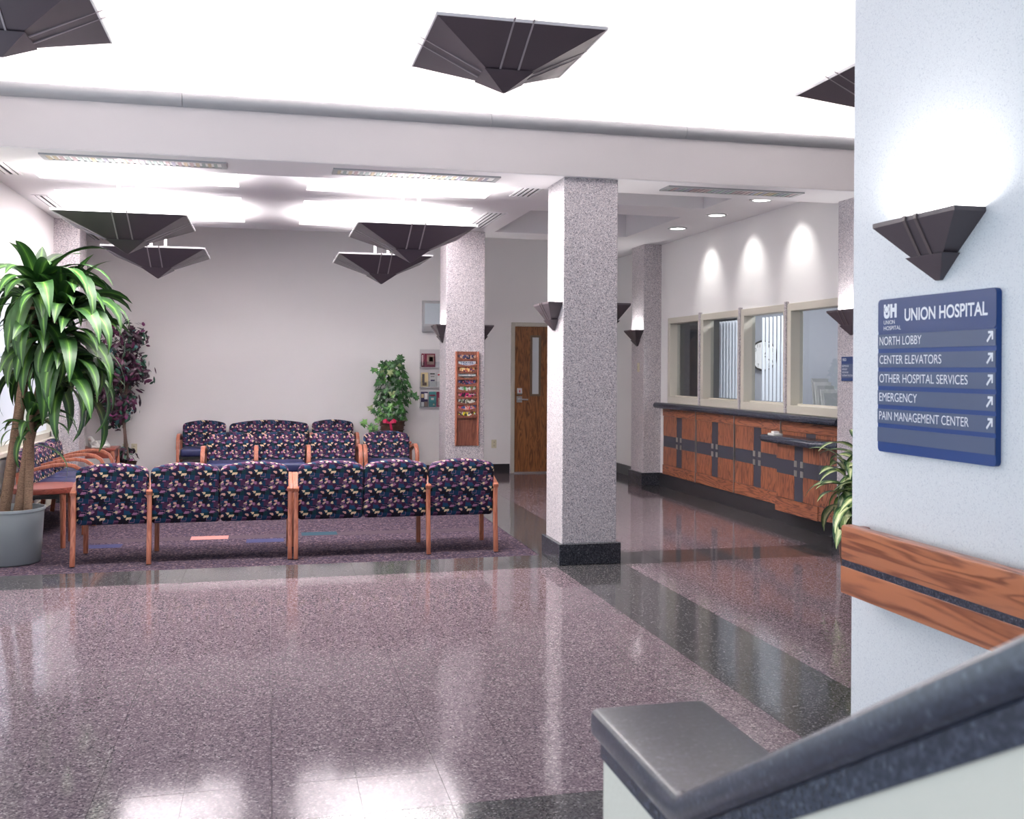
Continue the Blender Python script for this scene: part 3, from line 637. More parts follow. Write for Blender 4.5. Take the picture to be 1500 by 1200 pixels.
diffuser('slot air diffuser by the left wall above the window', -2.20, 10.46, -2.08, 11.7, 2)
diffuser('slot air diffuser by the left wall near the back corner', -2.20, 12.7, -2.08, 13.95, 2)
diffuser('slot air diffuser in the ceiling just behind the freestanding column', 2.23, 8.2, 2.42, 9.27, 4)
diffuser('slot air diffuser in the ceiling before the magazine rack column', 2.23, 10.33, 2.42, 11.5, 4)

# ------------------------------------------------------------------ directory sign on the near wall
SY, SB, SW, SH = 3.287, 1.225, 0.620, 0.555
def rrect(x0, z0, x1, z1, r, n=5):
    p = []
    for cx, cz, a0 in ((x1 - r, z1 - r, 0), (x0 + r, z1 - r, 90), (x0 + r, z0 + r, 180), (x1 - r, z0 + r, 270)):
        p += [(cx + r * math.cos(math.radians(a0 + 90 * k / n)), cz + r * math.sin(math.radians(a0 + 90 * k / n))) for k in range(n + 1)]
    return p
sg = thing('directory_sign', 'large blue hospital directory sign with five white destinations and arrows', 'sign', (PX, SY, SB), -PI / 2)
MB().prism_y(rrect(0, 0, SW, SH, 0.016), -0.018, 0).build('sign_panel', 'sign_blue', sg)
hd = MB().prism_y(rrect(0.0005, SH * 0.772, SW - 0.0005, SH - 0.0005, 0.0155), -0.020, -0.017).build('sign_header', 'sign_navy', sg)
def sx(px, py): return SY - onx(px, py, PX).y
def sz_(px, py): return onx(px, py, PX).z - SB
text(hd, 'lettering', 'UNION HOSPITAL', sx(1332.5, 465), sz_(1333, 470), 0.042, sx(1455, 460) - sx(1332.5, 465), 'sign_white', -0.0205, bold=0.022)
# emblem: U shaped shield with a cross, joined to an H
lx, lz, lw, lh = sx(1302, 460), sz_(1305, 466.5), sx(1321.5, 460) - sx(1302, 460), 0.05
def em(pts, mat, name, y=-0.0206): MB().poly([(lx + x * lw, y, lz + z * lh) for x, z in pts]).build(name, mat, hd)
U = [(0, 1), (0, 0.28)] + [(0.225 + 0.225 * math.cos(a), 0.26 + 0.30 * math.sin(a)) for a in [PI + PI * k / 10 for k in range(1, 10)]] + [(0.45, 0.28), (0.45, 1), (0.30, 1), (0.30, 0.3), (0.225, 0.2), (0.15, 0.3), (0.15, 1)]
em(U, 'sign_white', 'emblem_shield')
cr = [(0.16, 0.86), (0.29, 0.86), (0.29, 0.74), (0.38, 0.74), (0.38, 0.52), (0.29, 0.52), (0.29, 0.40), (0.16, 0.40), (0.16, 0.52), (0.07, 0.52), (0.07, 0.74), (0.16, 0.74)]
em([(0.225 + (x - 0.225) * 1.25, 0.63 + (z - 0.63) * 1.1) for x, z in cr], 'sign_navy', 'emblem_outline', -0.0208); em(cr, 'sign_white', 'emblem_cross', -0.021)
em([(0.49, 0), (0.49, 1), (0.65, 1), (0.65, 0.72), (0.80, 0.72), (0.80, 1), (0.97, 1), (0.97, 0), (0.80, 0), (0.80, 0.42), (0.65, 0.42), (0.65, 0)], 'sign_white', 'emblem_letter')
text(hd, 'lettering', 'UNION', lx, sz_(1305, 475.5), 0.0145, sx(1318, 472) - lx, 'sign_white', -0.0205)
text(hd, 'lettering', 'HOSPITAL', lx, sz_(1305, 484), 0.0145, sx(1327, 480) - lx, 'sign_white', -0.0205)
for k, (s, xe) in enumerate((('NORTH LOBBY', 1357.5), ('CENTER ELEVATORS', 1387), ('OTHER HOSPITAL SERVICES', 1426), ('EMERGENCY', 1351.5), ('PAIN MANAGEMENT CENTER', 1428), ('', 0))):
    zt = SH * (1 - 0.23 - 0.1222 * k); zb = zt - SH * 0.094
    st = box('sign_strip', (0.0008, -0.0205, zb, SW - 0.002, -0.017, zt), 'sign_slate', sg)
    if not s: continue
    x0 = sx(1296, 500); text(st, 'lettering', s, x0, zb + 0.013, 0.031, sx(xe, 500) - x0, 'sign_white', -0.0212)
    a = SW - 0.042; q = zb + 0.010
    MB().poly([(a + x * 0.03, -0.0212, q + z * 0.036) for x, z in ((0.25, 1), (1, 1), (1, 0.25), (0.78, 0.25), (0.78, 0.62), (0.16, 0), (0, 0.16), (0.62, 0.78), (0.25, 0.78))]).build('arrow', 'sign_white', st)
# small room sign
ss = thing('room_sign', 'small blue room sign 1903 on the column beside the variegated plant', 'sign', (4.87, 7.868, 1.43), -PI / 2)
MB().prism_y(rrect(0, 0, 0.21, 0.21, 0.006), -0.01, 0).build('sign_panel', 'sign_navy', ss)
box('sign_strip', (0.001, -0.0115, 0.025, 0.209, -0.009, 0.148), 'sign_slate', ss)
text(ss, 'lettering', '1903', 0.012, 0.172, 0.024, 0.062, 'sign_white', -0.0105)
for k, (s, wd) in enumerate((('RECEPTION FOR', 0.105), ('CARDIOLOGY', 0.084), ('VASCULAR LAB', 0.098), ('PULMONARY FUNCTION', 0.165))): text(ss, 'lettering', s, 0.012, 0.121 - 0.027 * k, 0.016, wd, 'sign_white', -0.012)

# ------------------------------------------------------------------ oak bumper rail on the near wall
rl = thing('bumper_rail', 'oak wall bumper rail with a dark inlaid strip below the directory sign', 'rail', (PX, 0, 0))
box('upper_board', (-0.10, -2, 0.808, -0.045, 3.40, 0.94), 'oak_rail', rl, bevel=0.01)
box('lower_board', (-0.10, -2, 0.683, -0.045, 3.40, 0.786), 'oak_rail', rl, bevel=0.006)
box('inlaid_strip', (-0.096, -2, 0.78, -0.05, 3.395, 0.812), 'granite_navy', rl)
box('end_return', (-0.06, 3.355, 0.69, 0.0, 3.398, 0.932), 'table_wood', rl, bevel=0.006)
for y in (-1, 0.5, 2.0): box('bracket', (-0.06, y, 0.74, 0, y + 0.06, 0.88), 'toe_black', rl)

# ------------------------------------------------------------------ stair guard wall in the foreground
GX0, GX1, GZ, GYF, GYS, SL = 0.557, 0.776, 0.92, 1.705, 1.325, 0.6
gw = thing('stair_guard_wall', 'low stair wall in the near right corner with dark granite cap', 'guard wall', (0, 0, 0))
def prof(dz, y_far, end=-2.0):
    return [(y_far, GZ + dz), (GYS, GZ + dz), (end, GZ + dz + (GYS - end) * SL)]
def band(x0, x1, dz0, dz1, yf):
    a = prof(dz1, yf); b_ = prof(dz0, yf)
    return MB().prism_x(a + b_[::-1], x0, x1)
band(GX0, GX1, -0.05, 0.0, GYF).build('cap', 'granite_cap', gw, bevel=0.013, seg=3, ang=20)
band(GX0 + 0.016, GX1 - 0.016, -0.085, -0.05, GYF - 0.016).build('cap_reveal', 'granite_navy', gw)
MB().prism_x([(GYF - 0.022, 0), (GYF - 0.022, GZ - 0.05), (GYS, GZ - 0.085), (-2, GZ - 0.085 + (GYS + 2) * SL), (-2, 0)], GX0 + 0.02, GX1 - 0.02).build('wall_body', 'stair_wall', gw)
st = thing('staircase', 'stairs rising towards the camera between the guard wall and the sign wall', 'stairs', (0, 0, 0))
for k in range(9): box('step', (GX1, 1.35 - 0.29 * (k + 1) , 0.172 * k if k else 0, PX - 0.11, 1.35 - 0.29 * k, 0.172 * (k + 1)), 'granite_dark', st)

# ------------------------------------------------------------------ waiting room seating
def back_outline(x0, x1, z0, z1, dome, rc=0.055):
    w_ = x1 - x0; cx = (x0 + x1) / 2; p = []
    rb = 0.03
    for k in range(5): a = PI + PI / 2 * k / 4; p.append((x0 + rb + rb * math.cos(a), z0 + rb + rb * math.sin(a)))
    for k in range(5): a = 1.5 * PI + PI / 2 * k / 4; p.append((x1 - rb + rb * math.cos(a), z0 + rb + rb * math.sin(a)))
    zt = z1 - dome
    for k in range(6): a = PI / 2 * k / 5 * 0.86; p.append((x1 - rc + rc * math.cos(a), zt - rc + rc * math.sin(a)))
    for k in range(1, 10):
        t = 1 - 2 * k / 10; x = cx + (w_ / 2 - rc * 0.9) * t; p.append((x, zt + dome * (1 - t * t)))
    for k in range(6): a = PI / 2 + PI / 2 * (0.14 + 0.86 * k / 5); p.append((x0 + rc + rc * math.cos(a), zt - rc + rc * math.sin(a)))
    return p
def cushion(outline, y0, y1, r, lean=0.0, z_ref=0.0):
    cx = sum(p[0] for p in outline) / len(outline); cz = (min(p[1] for p in outline) + max(p[1] for p in outline)) / 2
    hw = (max(p[0] for p in outline) - min(p[0] for p in outline)) / 2; hh = (max(p[1] for p in outline) - min(p[1] for p in outline)) / 2
    rings = []
    for y, ins in ((y0, r), (y0 + 0.12 * r, r * 0.55), (y0 + 0.45 * r, r * 0.16), (y0 + r, 0), (y1 - r, 0), (y1 - 0.45 * r, r * 0.16), (y1 - 0.12 * r, r * 0.55), (y1, r)):
        rings.append([(cx + (x - cx) * (1 - ins / hw), y - lean * (cz + (z - cz) * (1 - ins / hh) - z_ref), cz + (z - cz) * (1 - ins / hh)) for x, z in outline])
    return MB().loft(rings)
GRP = 'wood framed waiting chairs in patchwork fabric'
def seating(name, label, loc, rz, arms, seats, top=0.775):
    t = thing(name, label, 'chair' if len(seats) == 1 else 'bench', (loc[0], loc[1], 0.003), rz, GRP)
    for x0, x1 in seats:
        b_ = cushion(back_outline(x0, x1, 0.30, top, 0.03 if x1 - x0 < 0.8 else 0.045), 0.0, 0.095, 0.028, 0.13, 0.40)
        b_.build('backrest', 'fabric', t, smooth=True, ang=60)
        s = MB().box(x0 + 0.01, 0.085, 0.355, x1 - 0.01, 0.55, 0.465); s.build('seat', 'vinyl_navy', t, bevel=0.035, seg=4)
    for x in arms:
        MB().tube([(x, -0.045, 0), (x, -0.02, 0.2), (x, -0.005, 0.4), (x, -0.012, 0.55)], 0, sq=(0.017, 0.02)).build('leg', 'chair_wood', t, bevel=0.004)
        ap = [(-0.04, 0.545), (0.03, 0.566), (0.14, 0.598), (0.27, 0.625), (0.37, 0.632), (0.45, 0.618), (0.51, 0.58), (0.54, 0.52), (0.547, 0.45)]
        MB().tube([(x, y, z) for y, z in ap], 0, sq=(0.023, 0.016)).build('arm', 'chair_wood', t, bevel=0.006, smooth=True)
        MB().tube([(x, 0.547, 0.455), (x, 0.545, 0.3), (x, 0.535, 0.0)], 0, sq=(0.018, 0.02)).build('leg', 'chair_wood', t, bevel=0.004)
    box('seat_rail', (min(arms), 0.09, 0.325, max(arms), 0.53, 0.358), 'black', t)
    return t
seating('tandem_chair', 'three seat bench seen from behind, left of the front row', (0, 8.20, 0), 0, [-1.43, -0.885, 0.172], [(-1.415, -0.892), (-0.878, -0.366), (-0.362, 0.160)])
seating('tandem_chair', 'three seat bench seen from behind, right of the front row', (0, 8.18, 0), 0, [0.218, 1.276, 1.838], [(0.232, 0.750), (0.754, 1.268), (1.284, 1.826)])
def flip(l): return [-a for a in l]
def flips(l): return [(-b_, -a) for a, b_ in l]
seating('tandem_chair', 'three seat bench facing the camera in the middle row', (0, 11.92, 0), PI, flip([-0.69, -0.127, 0.44, 1.012]), flips([(-0.672, -0.145), (-0.108, 0.42), (0.46, 0.992)]))
seating('waiting_chair', 'single chair at the right end of the middle row before the ivy basket', (0, 11.92, 0), PI, flip([1.066, 1.648]), flips([(1.086, 1.628)]))
seating('tandem_chair', 'four place bench with a wide middle back against the back wall', (0, 14.08, 0), PI, flip([-1.125, -0.53, 0.56, 1.165]), flips([(-1.105, -0.55), (-0.508, 0.538), (0.582, 1.145)]), 0.80)
seating('tandem_chair', 'three seat bench along the left wall below the window', (-2.14, 10.52, 0), -PI / 2, [-0.81, -0.27, 0.27, 0.81], [(-0.795, -0.285), (-0.255, 0.255), (0.285, 0.795)])

# ------------------------------------------------------------------ tables
rt = thing('end_table', 'round reddish wood end table beside the corn plant pot', 'table', (-1.83, 9.22, 0))
MB().lathe([(0.265, 0.455), (0.28, 0.46), (0.285, 0.49), (0.28, 0.505), (0.25, 0.508)], 40).build('tabletop', 'table_wood', rt, smooth=True)
for k in range(4):
    a = PI / 4 + k * PI / 2; MB().tube([(0.24 * math.cos(a), 0.24 * math.sin(a), 0), (0.235 * math.cos(a), 0.235 * math.sin(a), 0.46)], [0.02, 0.026], 10).build('leg', 'chair_wood', rt, smooth=True)
def side_table(label, loc):
    t = thing('end_table', label, 'table', loc); a = 0.235
    box('tabletop', (-a, -a, 0.49, a, a, 0.52), 'table_wood', t, bevel=0.006)
    MB().box(-a + 0.02, -a + 0.02, 0.40, a - 0.02, -a + 0.04, 0.49).box(-a + 0.02, a - 0.04, 0.40, a - 0.02, a - 0.02, 0.49).box(-a + 0.02, -a + .04, 0.40, -a + 0.04, a - .04, 0.49).box(a - 0.04, -a + .04, 0.40, a - 0.02, a - .04, 0.49).build('apron', 'table_wood', t)
    for sx_ in (-1, 1):
        for sy_ in (-1, 1): MB().tube([(sx_ * (a - 0.03), sy_ * (a - 0.03), 0), (sx_ * (a - 0.03), sy_ * (a - 0.03), 0.485)], 0, sq=(0.022, 0.022)).build('leg', 'chair_wood', t, bevel=0.005)
side_table('square end table with the white telephone in the back corner', (-2.04, 13.25, 0)); side_table('end table under the ivy basket by the back wall', (1.66, 13.85, 0))
ph = thing('telephone', 'white desk telephone on the corner end table', 'telephone', (-2.03, 13.22, 0.52), 0.35)
MB().prism_x([(-0.11, 0), (0.11, 0), (0.11, 0.075), (0.07, 0.08), (-0.11, 0.03)], -0.10, 0.12).build('base', 'white_plastic', ph, bevel=0.008)
MB().tube([(-0.07, -0.12, 0.06), (-0.07, -0.06, 0.085), (-0.07, 0.06, 0.115), (-0.07, 0.12, 0.105)], [0.03, 0.02, 0.02, 0.03], 10).build('handset', 'white_plastic', ph, smooth=True)
for r_ in range(4):
    for c_ in range(3): box('key', (0.0 + 0.032 * c_, -0.08 + 0.036 * r_, 0.036 + 0.0102 * r_, 0.022 + 0.032 * c_, -0.055 + 0.036 * r_, 0.05 + 0.0102 * r_), 'paper_grey', ph)
MB().tube([(-0.07, -0.12, 0.05), (-0.03, -0.17, 0.012), (0.04, -0.19, 0.008), (0.08, -0.14, 0.012), (0.08, -0.1, 0.02)], 0.006, 6).build('cord', 'white_plastic', ph, smooth=True)

# ------------------------------------------------------------------ wall plates
def plate(name, label, cat, loc, rz, mat='ivory', kind='outlet'):
    t = thing(name, label, cat, loc, rz); box('cover_plate', (-0.037, -0.006, -0.06, 0.037, 0, 0.06), mat, t, bevel=0.002, seg=1)
    return t
def outlet(label, x, red=False):
    t = plate('wall_outlet', label, 'outlet', (x, YB, 0.43), 0)
    for z in (-0.026, 0.026):
        box('socket', (-0.019, -0.009, z - 0.017, 0.019, -0.005, z + 0.017), 'red_plastic' if red else 'ivory', t, bevel=0.004)
        for s in (-0.008, 0.006): box('slot', (s, -0.0095, z - 0.008, s + 0.003, -0.0088, z + 0.006), 'black', t)
outlet('outlet with red sockets on the back wall behind the purple ficus', -1.84, True); outlet('ivory outlet beside the red one on the back wall', -1.73); outlet('ivory outlet on the back wall left of the oak door', 3.17)
t = plate('light_switch', 'ivory switch plate on the far granite pilaster', 'switch', (4.775, 12.60, 1.545), -PI / 2); box('toggle', (-0.01, -0.014, -0.02, 0.01, -0.005, 0.02), 'ivory', t)

# ------------------------------------------------------------------ magazine rack and magazines
mr = thing('magazine_rack', 'tall oak magazine rack hung on the granite column', 'rack', (2.16, 11.83, 0.595)); RW, RH = 0.285, 1.125
box('back_board', (0.018, -0.012, 0, RW - 0.018, 0, RH), 'rack_wood', mr)
for x in (0, RW - 0.02): box('side_rail', (x, -0.05, 0, x + 0.02, 0, RH), 'chair_wood', mr, bevel=0.004)
zs = [0.355 + 0.0755 * k for k in range(10)]
for k, z in enumerate(zs):
    top = [(0.02 + (RW - 0.04) * j / 12, z + 0.028 * (2 * j / 12 - 1) ** 2) for j in range(13)]
    MB().prism_y([(RW - 0.02, z - 0.022), (0.02, z - 0.022)] + top, -0.042, -0.034).build('pocket', 'rack_wood', mr)
MC = [((244, 232, 60), (60, 70, 50), (230, 226, 210), (150, 60, 50)), ((204, 74, 70), (230, 150, 130), (60, 90, 150), (226, 200, 190)), ((206, 210, 190), (70, 60, 60), (226, 226, 214), (130, 140, 110)),
      ((30, 24, 30), (206, 50, 120), (200, 150, 140), (40, 30, 40)), ((60, 160, 70), (230, 230, 224), (150, 90, 80), (206, 214, 200)), ((60, 54, 110), (170, 80, 90), (30, 30, 60), (120, 120, 160)),
      ((210, 206, 200), (196, 196, 192), (226, 224, 220), (180, 190, 196)), ((226, 170, 90), (180, 80, 70), (70, 60, 90), (230, 206, 150)), ((232, 232, 236), (225, 228, 236), (214, 220, 230), (236, 236, 238)), ((40, 40, 76), (80, 80, 120), (30, 30, 50), (180, 150, 130))]
ML = ['magazine with yellow cover in the lowest rack pocket', 'red and pink magazine second from the bottom of the rack', 'pale green and white magazine third from the bottom of the rack', 'black and magenta magazine in the middle of the rack', 'magazine with a green G on its cover in the rack',
      'dark purple magazine in the rack below the grey one', 'pale grey magazine in the upper half of the rack', 'orange edged magazine in the rack under the white travel title', 'white travel magazine with blue title near the top of the rack', 'dark navy magazine in the topmost rack pocket']
for k, z in enumerate(zs):
    cover_mat('cover_%d' % k, MC[k], k + 1)
    t = thing('magazine', ML[k], 'magazine', (2.16 + RW / 2, 11.83 - 0.014, 0.595 + z - 0.02), 0, 'magazines in the oak rack')
    w_ = 0.105 if k not in (7,) else 0.088; box('cover', (-w_, -0.012, 0, w_, -0.001, 0.071), 'cover_%d' % k, t)
    if k == 8: text(t, 'lettering', 'TRAVEL', -0.085, 0.045, 0.018, 0.17, 'sign_navy', -0.0125, bold=0.02); text(t, 'lettering', 'LEISURE', -0.07, 0.024, 0.018, 0.14, 'sign_navy', -0.0125, bold=0.02)
    if k == 4: text(t, 'lettering', 'G', -0.09, 0.03, 0.035, 0.035, 'sign_white', -0.0125, bold=0.03)
    if k == 6: box('masthead', (-w_, -0.0125, 0.024, w_, -0.001, 0.042), 'black', t)
    if k == 3: box('masthead', (0.03, -0.0125, 0.05, w_, -0.001, 0.056), 'paper_white', t)

# ------------------------------------------------------------------ brochure holder on the back wall
bh = thing('brochure_holder', 'clear acrylic brochure holder on the back wall left of the column', 'rack', (2.085, YB, 0.955)); 
f = box('back_sheet', (0, -0.006, 0, 0.42, 0, 0.83), 'acrylic_edge', bh)
for z in (0.0, 0.285, 0.565): box('shelf', (0, -0.05, z, 0.42, -0.006, z + 0.012), 'acrylic_edge', bh); box('pocket_front', (0, -0.052, z + 0.012, 0.42, -0.050, z + 0.09), 'glass', bh)
def brochure(label, x, z, w_, h_, mat, bands):
    t = thing('brochure', label, 'brochure', (2.085 + x, YB - 0.02, 0.955 + z), 0, 'brochures in the clear holder'); box('cover', (0, -0.014, 0, w_, 0, h_), mat, t)
    for (a0, b0, a1, b1, m) in bands: box('print', (a0 * w_, -0.0146, b0 * h_, a1 * w_, -0.013, b1 * h_), m, t)
brochure('maroon brochure with a photo in the upper tier', 0.06, 0.58, 0.155, 0.19, 'paper_maroon', [(0.25, 0.18, 0.9, 0.92, 'paper_photo'), (0.45, 0.4, 0.8, 0.75, 'paper_white')])
brochure('narrow maroon brochure at the left of the upper tier', 0.02, 0.58, 0.034, 0.19, 'paper_maroon', [(0.3, 0.1, 0.6, 0.9, 'paper_white')])
brochure('tan brochure with a dark drawing in the middle tier', 0.015, 0.30, 0.10, 0.20, 'paper_tan', [(0.15, 0.3, 0.5, 0.9, 'office_dark'), (0.2, 0.08, 0.8, 0.3, 'trunk_brown')])
brochure('grey brochure with black lines in the middle tier', 0.135, 0.30, 0.09, 0.20, 'paper_grey', [(0.1, 0.88, 0.85, 0.95, 'black'), (0.2, 0.4, 0.85, 0.5, 'paper_navy'), (0.2, 0.7, 0.8, 0.74, 'office_dark')])
brochure('white brochure in the middle tier half hidden by the column', 0.245, 0.30, 0.09, 0.20, 'paper_white', [(0.1, 0.8, 0.6, 0.9, 'red_plastic')])
brochure('navy and white brochure in the lower tier', 0.015, 0.014, 0.10, 0.215, 'paper_navy', [(0.05, 0.02, 0.45, 0.32, 'paper_white'), (0.5, 0.5, 0.95, 0.9, 'paper_white'), (0.5, 0.02, 0.95, 0.35, 'paper_photo'), (0.05, 0.6, 0.4, 0.85, 'paper_tan')])
brochure('teal brochure in the lower tier', 0.13, 0.014, 0.10, 0.215, 'paper_teal', [(0.1, 0.7, 0.9, 0.8, 'paper_maroon'), (0.3, 0.45, 0.7, 0.6, 'paper_grey'), (0.6, 0.1, 0.8, 0.2, 'paper_tan')])
brochure('purple brochure in the lower tier half hidden by the column', 0.24, 0.014, 0.09, 0.215, 'paper_maroon', [(0.2, 0.1, 0.9, 0.6, 'paper_photo')])
tv = thing('wall_monitor', 'pale grey monitor housing mounted high on the back wall behind the column', 'monitor', (2.11, YB, 2.03))
MB().prism_x([(0, 0), (-0.10, 0), (-0.16, 0.08), (-0.16, 0.42), (0, 0.45)], 0, 0.36).build('housing', 'tv_grey', tv, bevel=0.01)
box('front_panel', (0.02, -0.166, 0.11, 0.34, -0.155, 0.40), 'tv_front', tv)

# ------------------------------------------------------------------ plants
def strap(L_, W, a0, curl, n=9, fold=0.13, wprof=None, twist=0.0):
    """blade leaf that leaves the origin along +x at elevation a0 and bends down by curl over its length"""
    mb = MB(); mb.uv = []; x = z = 0.0
    for i in range(n + 1):
        s = i / n; a = a0 - curl * s ** 1.35
        if i: x += math.cos(a) * L_ / n; z += math.sin(a) * L_ / n
        w_ = W * (wprof(s) if wprof else max(0.03, math.sin(PI * min(1, 0.12 + 0.88 * s) ** 0.85) ** 0.8))
        tw = twist * s
        for t in (-1, -0.5, 0, 0.5, 1):
            up = abs(t) * w_ * fold
            y = t * w_ * math.cos(tw); dz = t * w_ * math.sin(tw) + up * math.cos(a)
            mb.v.append((x - up * math.sin(a), y, z + dz)); mb.uv.append(((t + 1) / 2, s))
        if i:
            for j in range(4):
                b0 = (i - 1) * 5 + j; mb.f.append((b0, b0 + 1, b0 + 6, b0 + 5))
    return mb
def leaf_set(specs, mat):
    out = []
    for sp in specs:
        me = strap(**sp).mesh('leaf', smooth=True, ang=80); me.materials.append(M[mat]); out.append(me)
    return out
rnd = random.Random(11)
# ---- corn plant
cpn = thing('corn_plant', 'tall corn plant with arching striped leaves in a grey pot at the left', 'plant', (-1.93, 8.47, 0))
MB().lathe([(0.205, 0), (0.215, 0.01), (0.238, 0.40), (0.247, 0.405), (0.247, 0.425), (0.236, 0.425), (0.23, 0.36)], 40).build('pot', 'pot_grey', cpn, smooth=True, ang=50)
MB().lathe([(0.231, 0.35), (0.231, 0.372), (0.1, 0.385)], 30).build('soil', 'soil', cpn)
def cane(pts, r0, r1):
    P = [Vector(p) for p in pts]; path = []; rad = []; n = 34
    for i in range(n + 1):
        s = i / n * (len(P) - 1); k = min(int(s), len(P) - 2); f_ = s - k; path.append(P[k].lerp(P[k + 1], f_)); rad.append((r0 + (r1 - r0) * i / n) * (1.04 if i % 2 else 0.985))
    MB().tube(path, rad, 12).build('cane', 'cane_bark', cpn, smooth=True, ang=60)
hA, hB, hC = (0.18, 0.0, 2.11), (0.37, -0.03, 1.94), (0.16, -0.10, 1.12)
cane([(-0.05, 0, 0.36), (0.02, 0.01, 0.9), (0.1, 0.0, 1.5), (0.17, 0, 2.06)], 0.042, 0.034)
cane([(0.06, -0.02, 0.36), (0.13, -0.03, 0.9), (0.24, -0.03, 1.5), (0.33, -0.03, 1.9)], 0.040, 0.032)
cane([(0.13, -0.05, 0.36), (0.15, -0.07, 0.75), (0.16, -0.10, 1.16)], 0.032, 0.027)
young = leaf_set([dict(L_=0.36 + 0.05 * k, W=0.056, a0=1.45 - 0.12 * k, curl=0.5 + 0.25 * k, twist=0.2 * (k - 1)) for k in range(4)], 'leaf_corn')
mid = leaf_set([dict(L_=0.54 + 0.05 * k, W=0.066, a0=1.05 - 0.1 * k, curl=1.6 + 0.2 * k, twist=0.35 * (k - 2)) for k in range(5)], 'leaf_corn')
old = leaf_set([dict(L_=0.53 + 0.045 * k, W=0.060, a0=0.55 - 0.18 * k, curl=1.5 + 0.12 * k, twist=0.3 * (k - 2)) for k in range(5)], 'leaf_corn')
def head(h, ny, nm, no, sc, drop):
    for cnt, ms, dz in ((ny, young, 0.05), (nm, mid, -0.06), (no, old, -drop)):
        for k in range(cnt):
            o = link('leaf', rnd.choice(ms), None, cpn); az = 2.399 * k + rnd.uniform(-0.3, 0.3)
            o.location = (h[0] + 0.03 * math.cos(az), h[1] + 0.03 * math.sin(az), h[2] + dz + rnd.uniform(-0.06, 0.1) * (1 if dz < 0 else 0.3) - (drop * (1.25 * k / cnt - 0.85) if dz < -0.1 else 0))
            o.rotation_euler = (rnd.uniform(-0.12, 0.12), rnd.uniform(-0.15, 0.15), az); s = sc * rnd.uniform(0.85, 1.12) * (1 - 0.34 * max(0.0, -math.cos(az)) ** 0.7); o.scale = (s, s, s)
head(hA, 9, 32, 54, 1.08, 0.46); head(hB, 8, 30, 50, 1.0, 0.42); head(hC, 4, 9, 10, 0.62, 0.15)
# ---- variegated plant by the near right column
dp = thing('variegated_plant', 'bushy variegated green and cream plant beside the rail end', 'plant', (4.17, 6.42, 0))
MB().lathe([(0.15, 0), (0.155, 0.01), (0.205, 0.38), (0.21, 0.40), (0.19, 0.40), (0.185, 0.36)], 28).build('planter', 'basket_brown', dp, smooth=True, ang=50)
MB().lathe([(0.187, 0.35), (0.187, 0.37), (0.1, 0.38)], 24).build('soil', 'soil', dp)
wp = lambda s: max(0.02, math.sin(PI * s ** 0.8))
dl = leaf_set([dict(L_=0.28 + 0.03 * k, W=0.048 + 0.003 * k, a0=0.9 - 0.3 * k, curl=1.0 + 0.25 * k, wprof=wp, fold=0.2) for k in range(5)], 'leaf_dumb')
for q in range(13):
    a = 2 * PI * q / 13 + rnd.uniform(-0.2, 0.2); top = Vector((0.17 * math.cos(a) * rnd.uniform(0.3, 1.1), 0.17 * math.sin(a) * rnd.uniform(0.3, 1.1), rnd.uniform(0.62, 1.06)))
    MB().tube([(0.08 * math.cos(a), 0.08 * math.sin(a), 0.36), tuple(top * 0.6 + Vector((0, 0, 0.2))), tuple(top)], 0.009, 7).build('stem', 'leaf_dumb', dp, smooth=True)
    for k in range(8):
        o = link('leaf', dl[min(4, k // 2 + rnd.choice((0, 0, 1)))], None, dp); az = 2.399 * k + a + rnd.uniform(-0.3, 0.3)
        o.location = top + Vector((0, 0, -0.035 * k)); o.rotation_euler = (rnd.uniform(-0.25, 0.25), rnd.uniform(-0.2, 0.2), az); s = rnd.uniform(0.8, 1.15); o.scale = (s, s, s)
# ---- scattered leaf clouds (too small to pick apart)
def cloud(pts, size, shape, rn, droop=0.4):
    mb = MB()
    for p, nrm in pts:
        s = size * rn.uniform(0.7, 1.25); n_ = Vector(nrm).normalized(); t = n_.cross(Vector((rn.uniform(-1, 1), rn.uniform(-1, 1), rn.uniform(-1, 1))))
        if t.length < 1e-3: continue
        t = (t.normalized() - Vector((0, 0, droop))).normalized(); n_ = (n_ - t * n_.dot(t)).normalized(); b_ = n_.cross(t)
        k0 = len(mb.v); mb.v.append(tuple(Vector(p) + n_ * 0.12 * s))
        for (u, v) in shape: mb.v.append(tuple(Vector(p) + t * (u * s) + b_ * (v * s)))
        m_ = len(shape)
        for j in range(m_): mb.f.append((k0, k0 + 1 + j, k0 + 1 + (j + 1) % m_))
    return mb
OVAL = [(1, 0), (0.6, 0.28), (0.1, 0.42), (-0.5, 0.3), (-0.9, 0), (-0.5, -0.3), (0.1, -0.42), (0.6, -0.28)]
IVY = [(1.0, 0), (0.35, 0.3), (0.35, 0.85), (-0.1, 0.5), (-0.7, 0.75), (-0.6, 0.15), (-0.6, -0.15), (-0.7, -0.75), (-0.1, -0.5), (0.35, -0.85), (0.35, -0.3)]
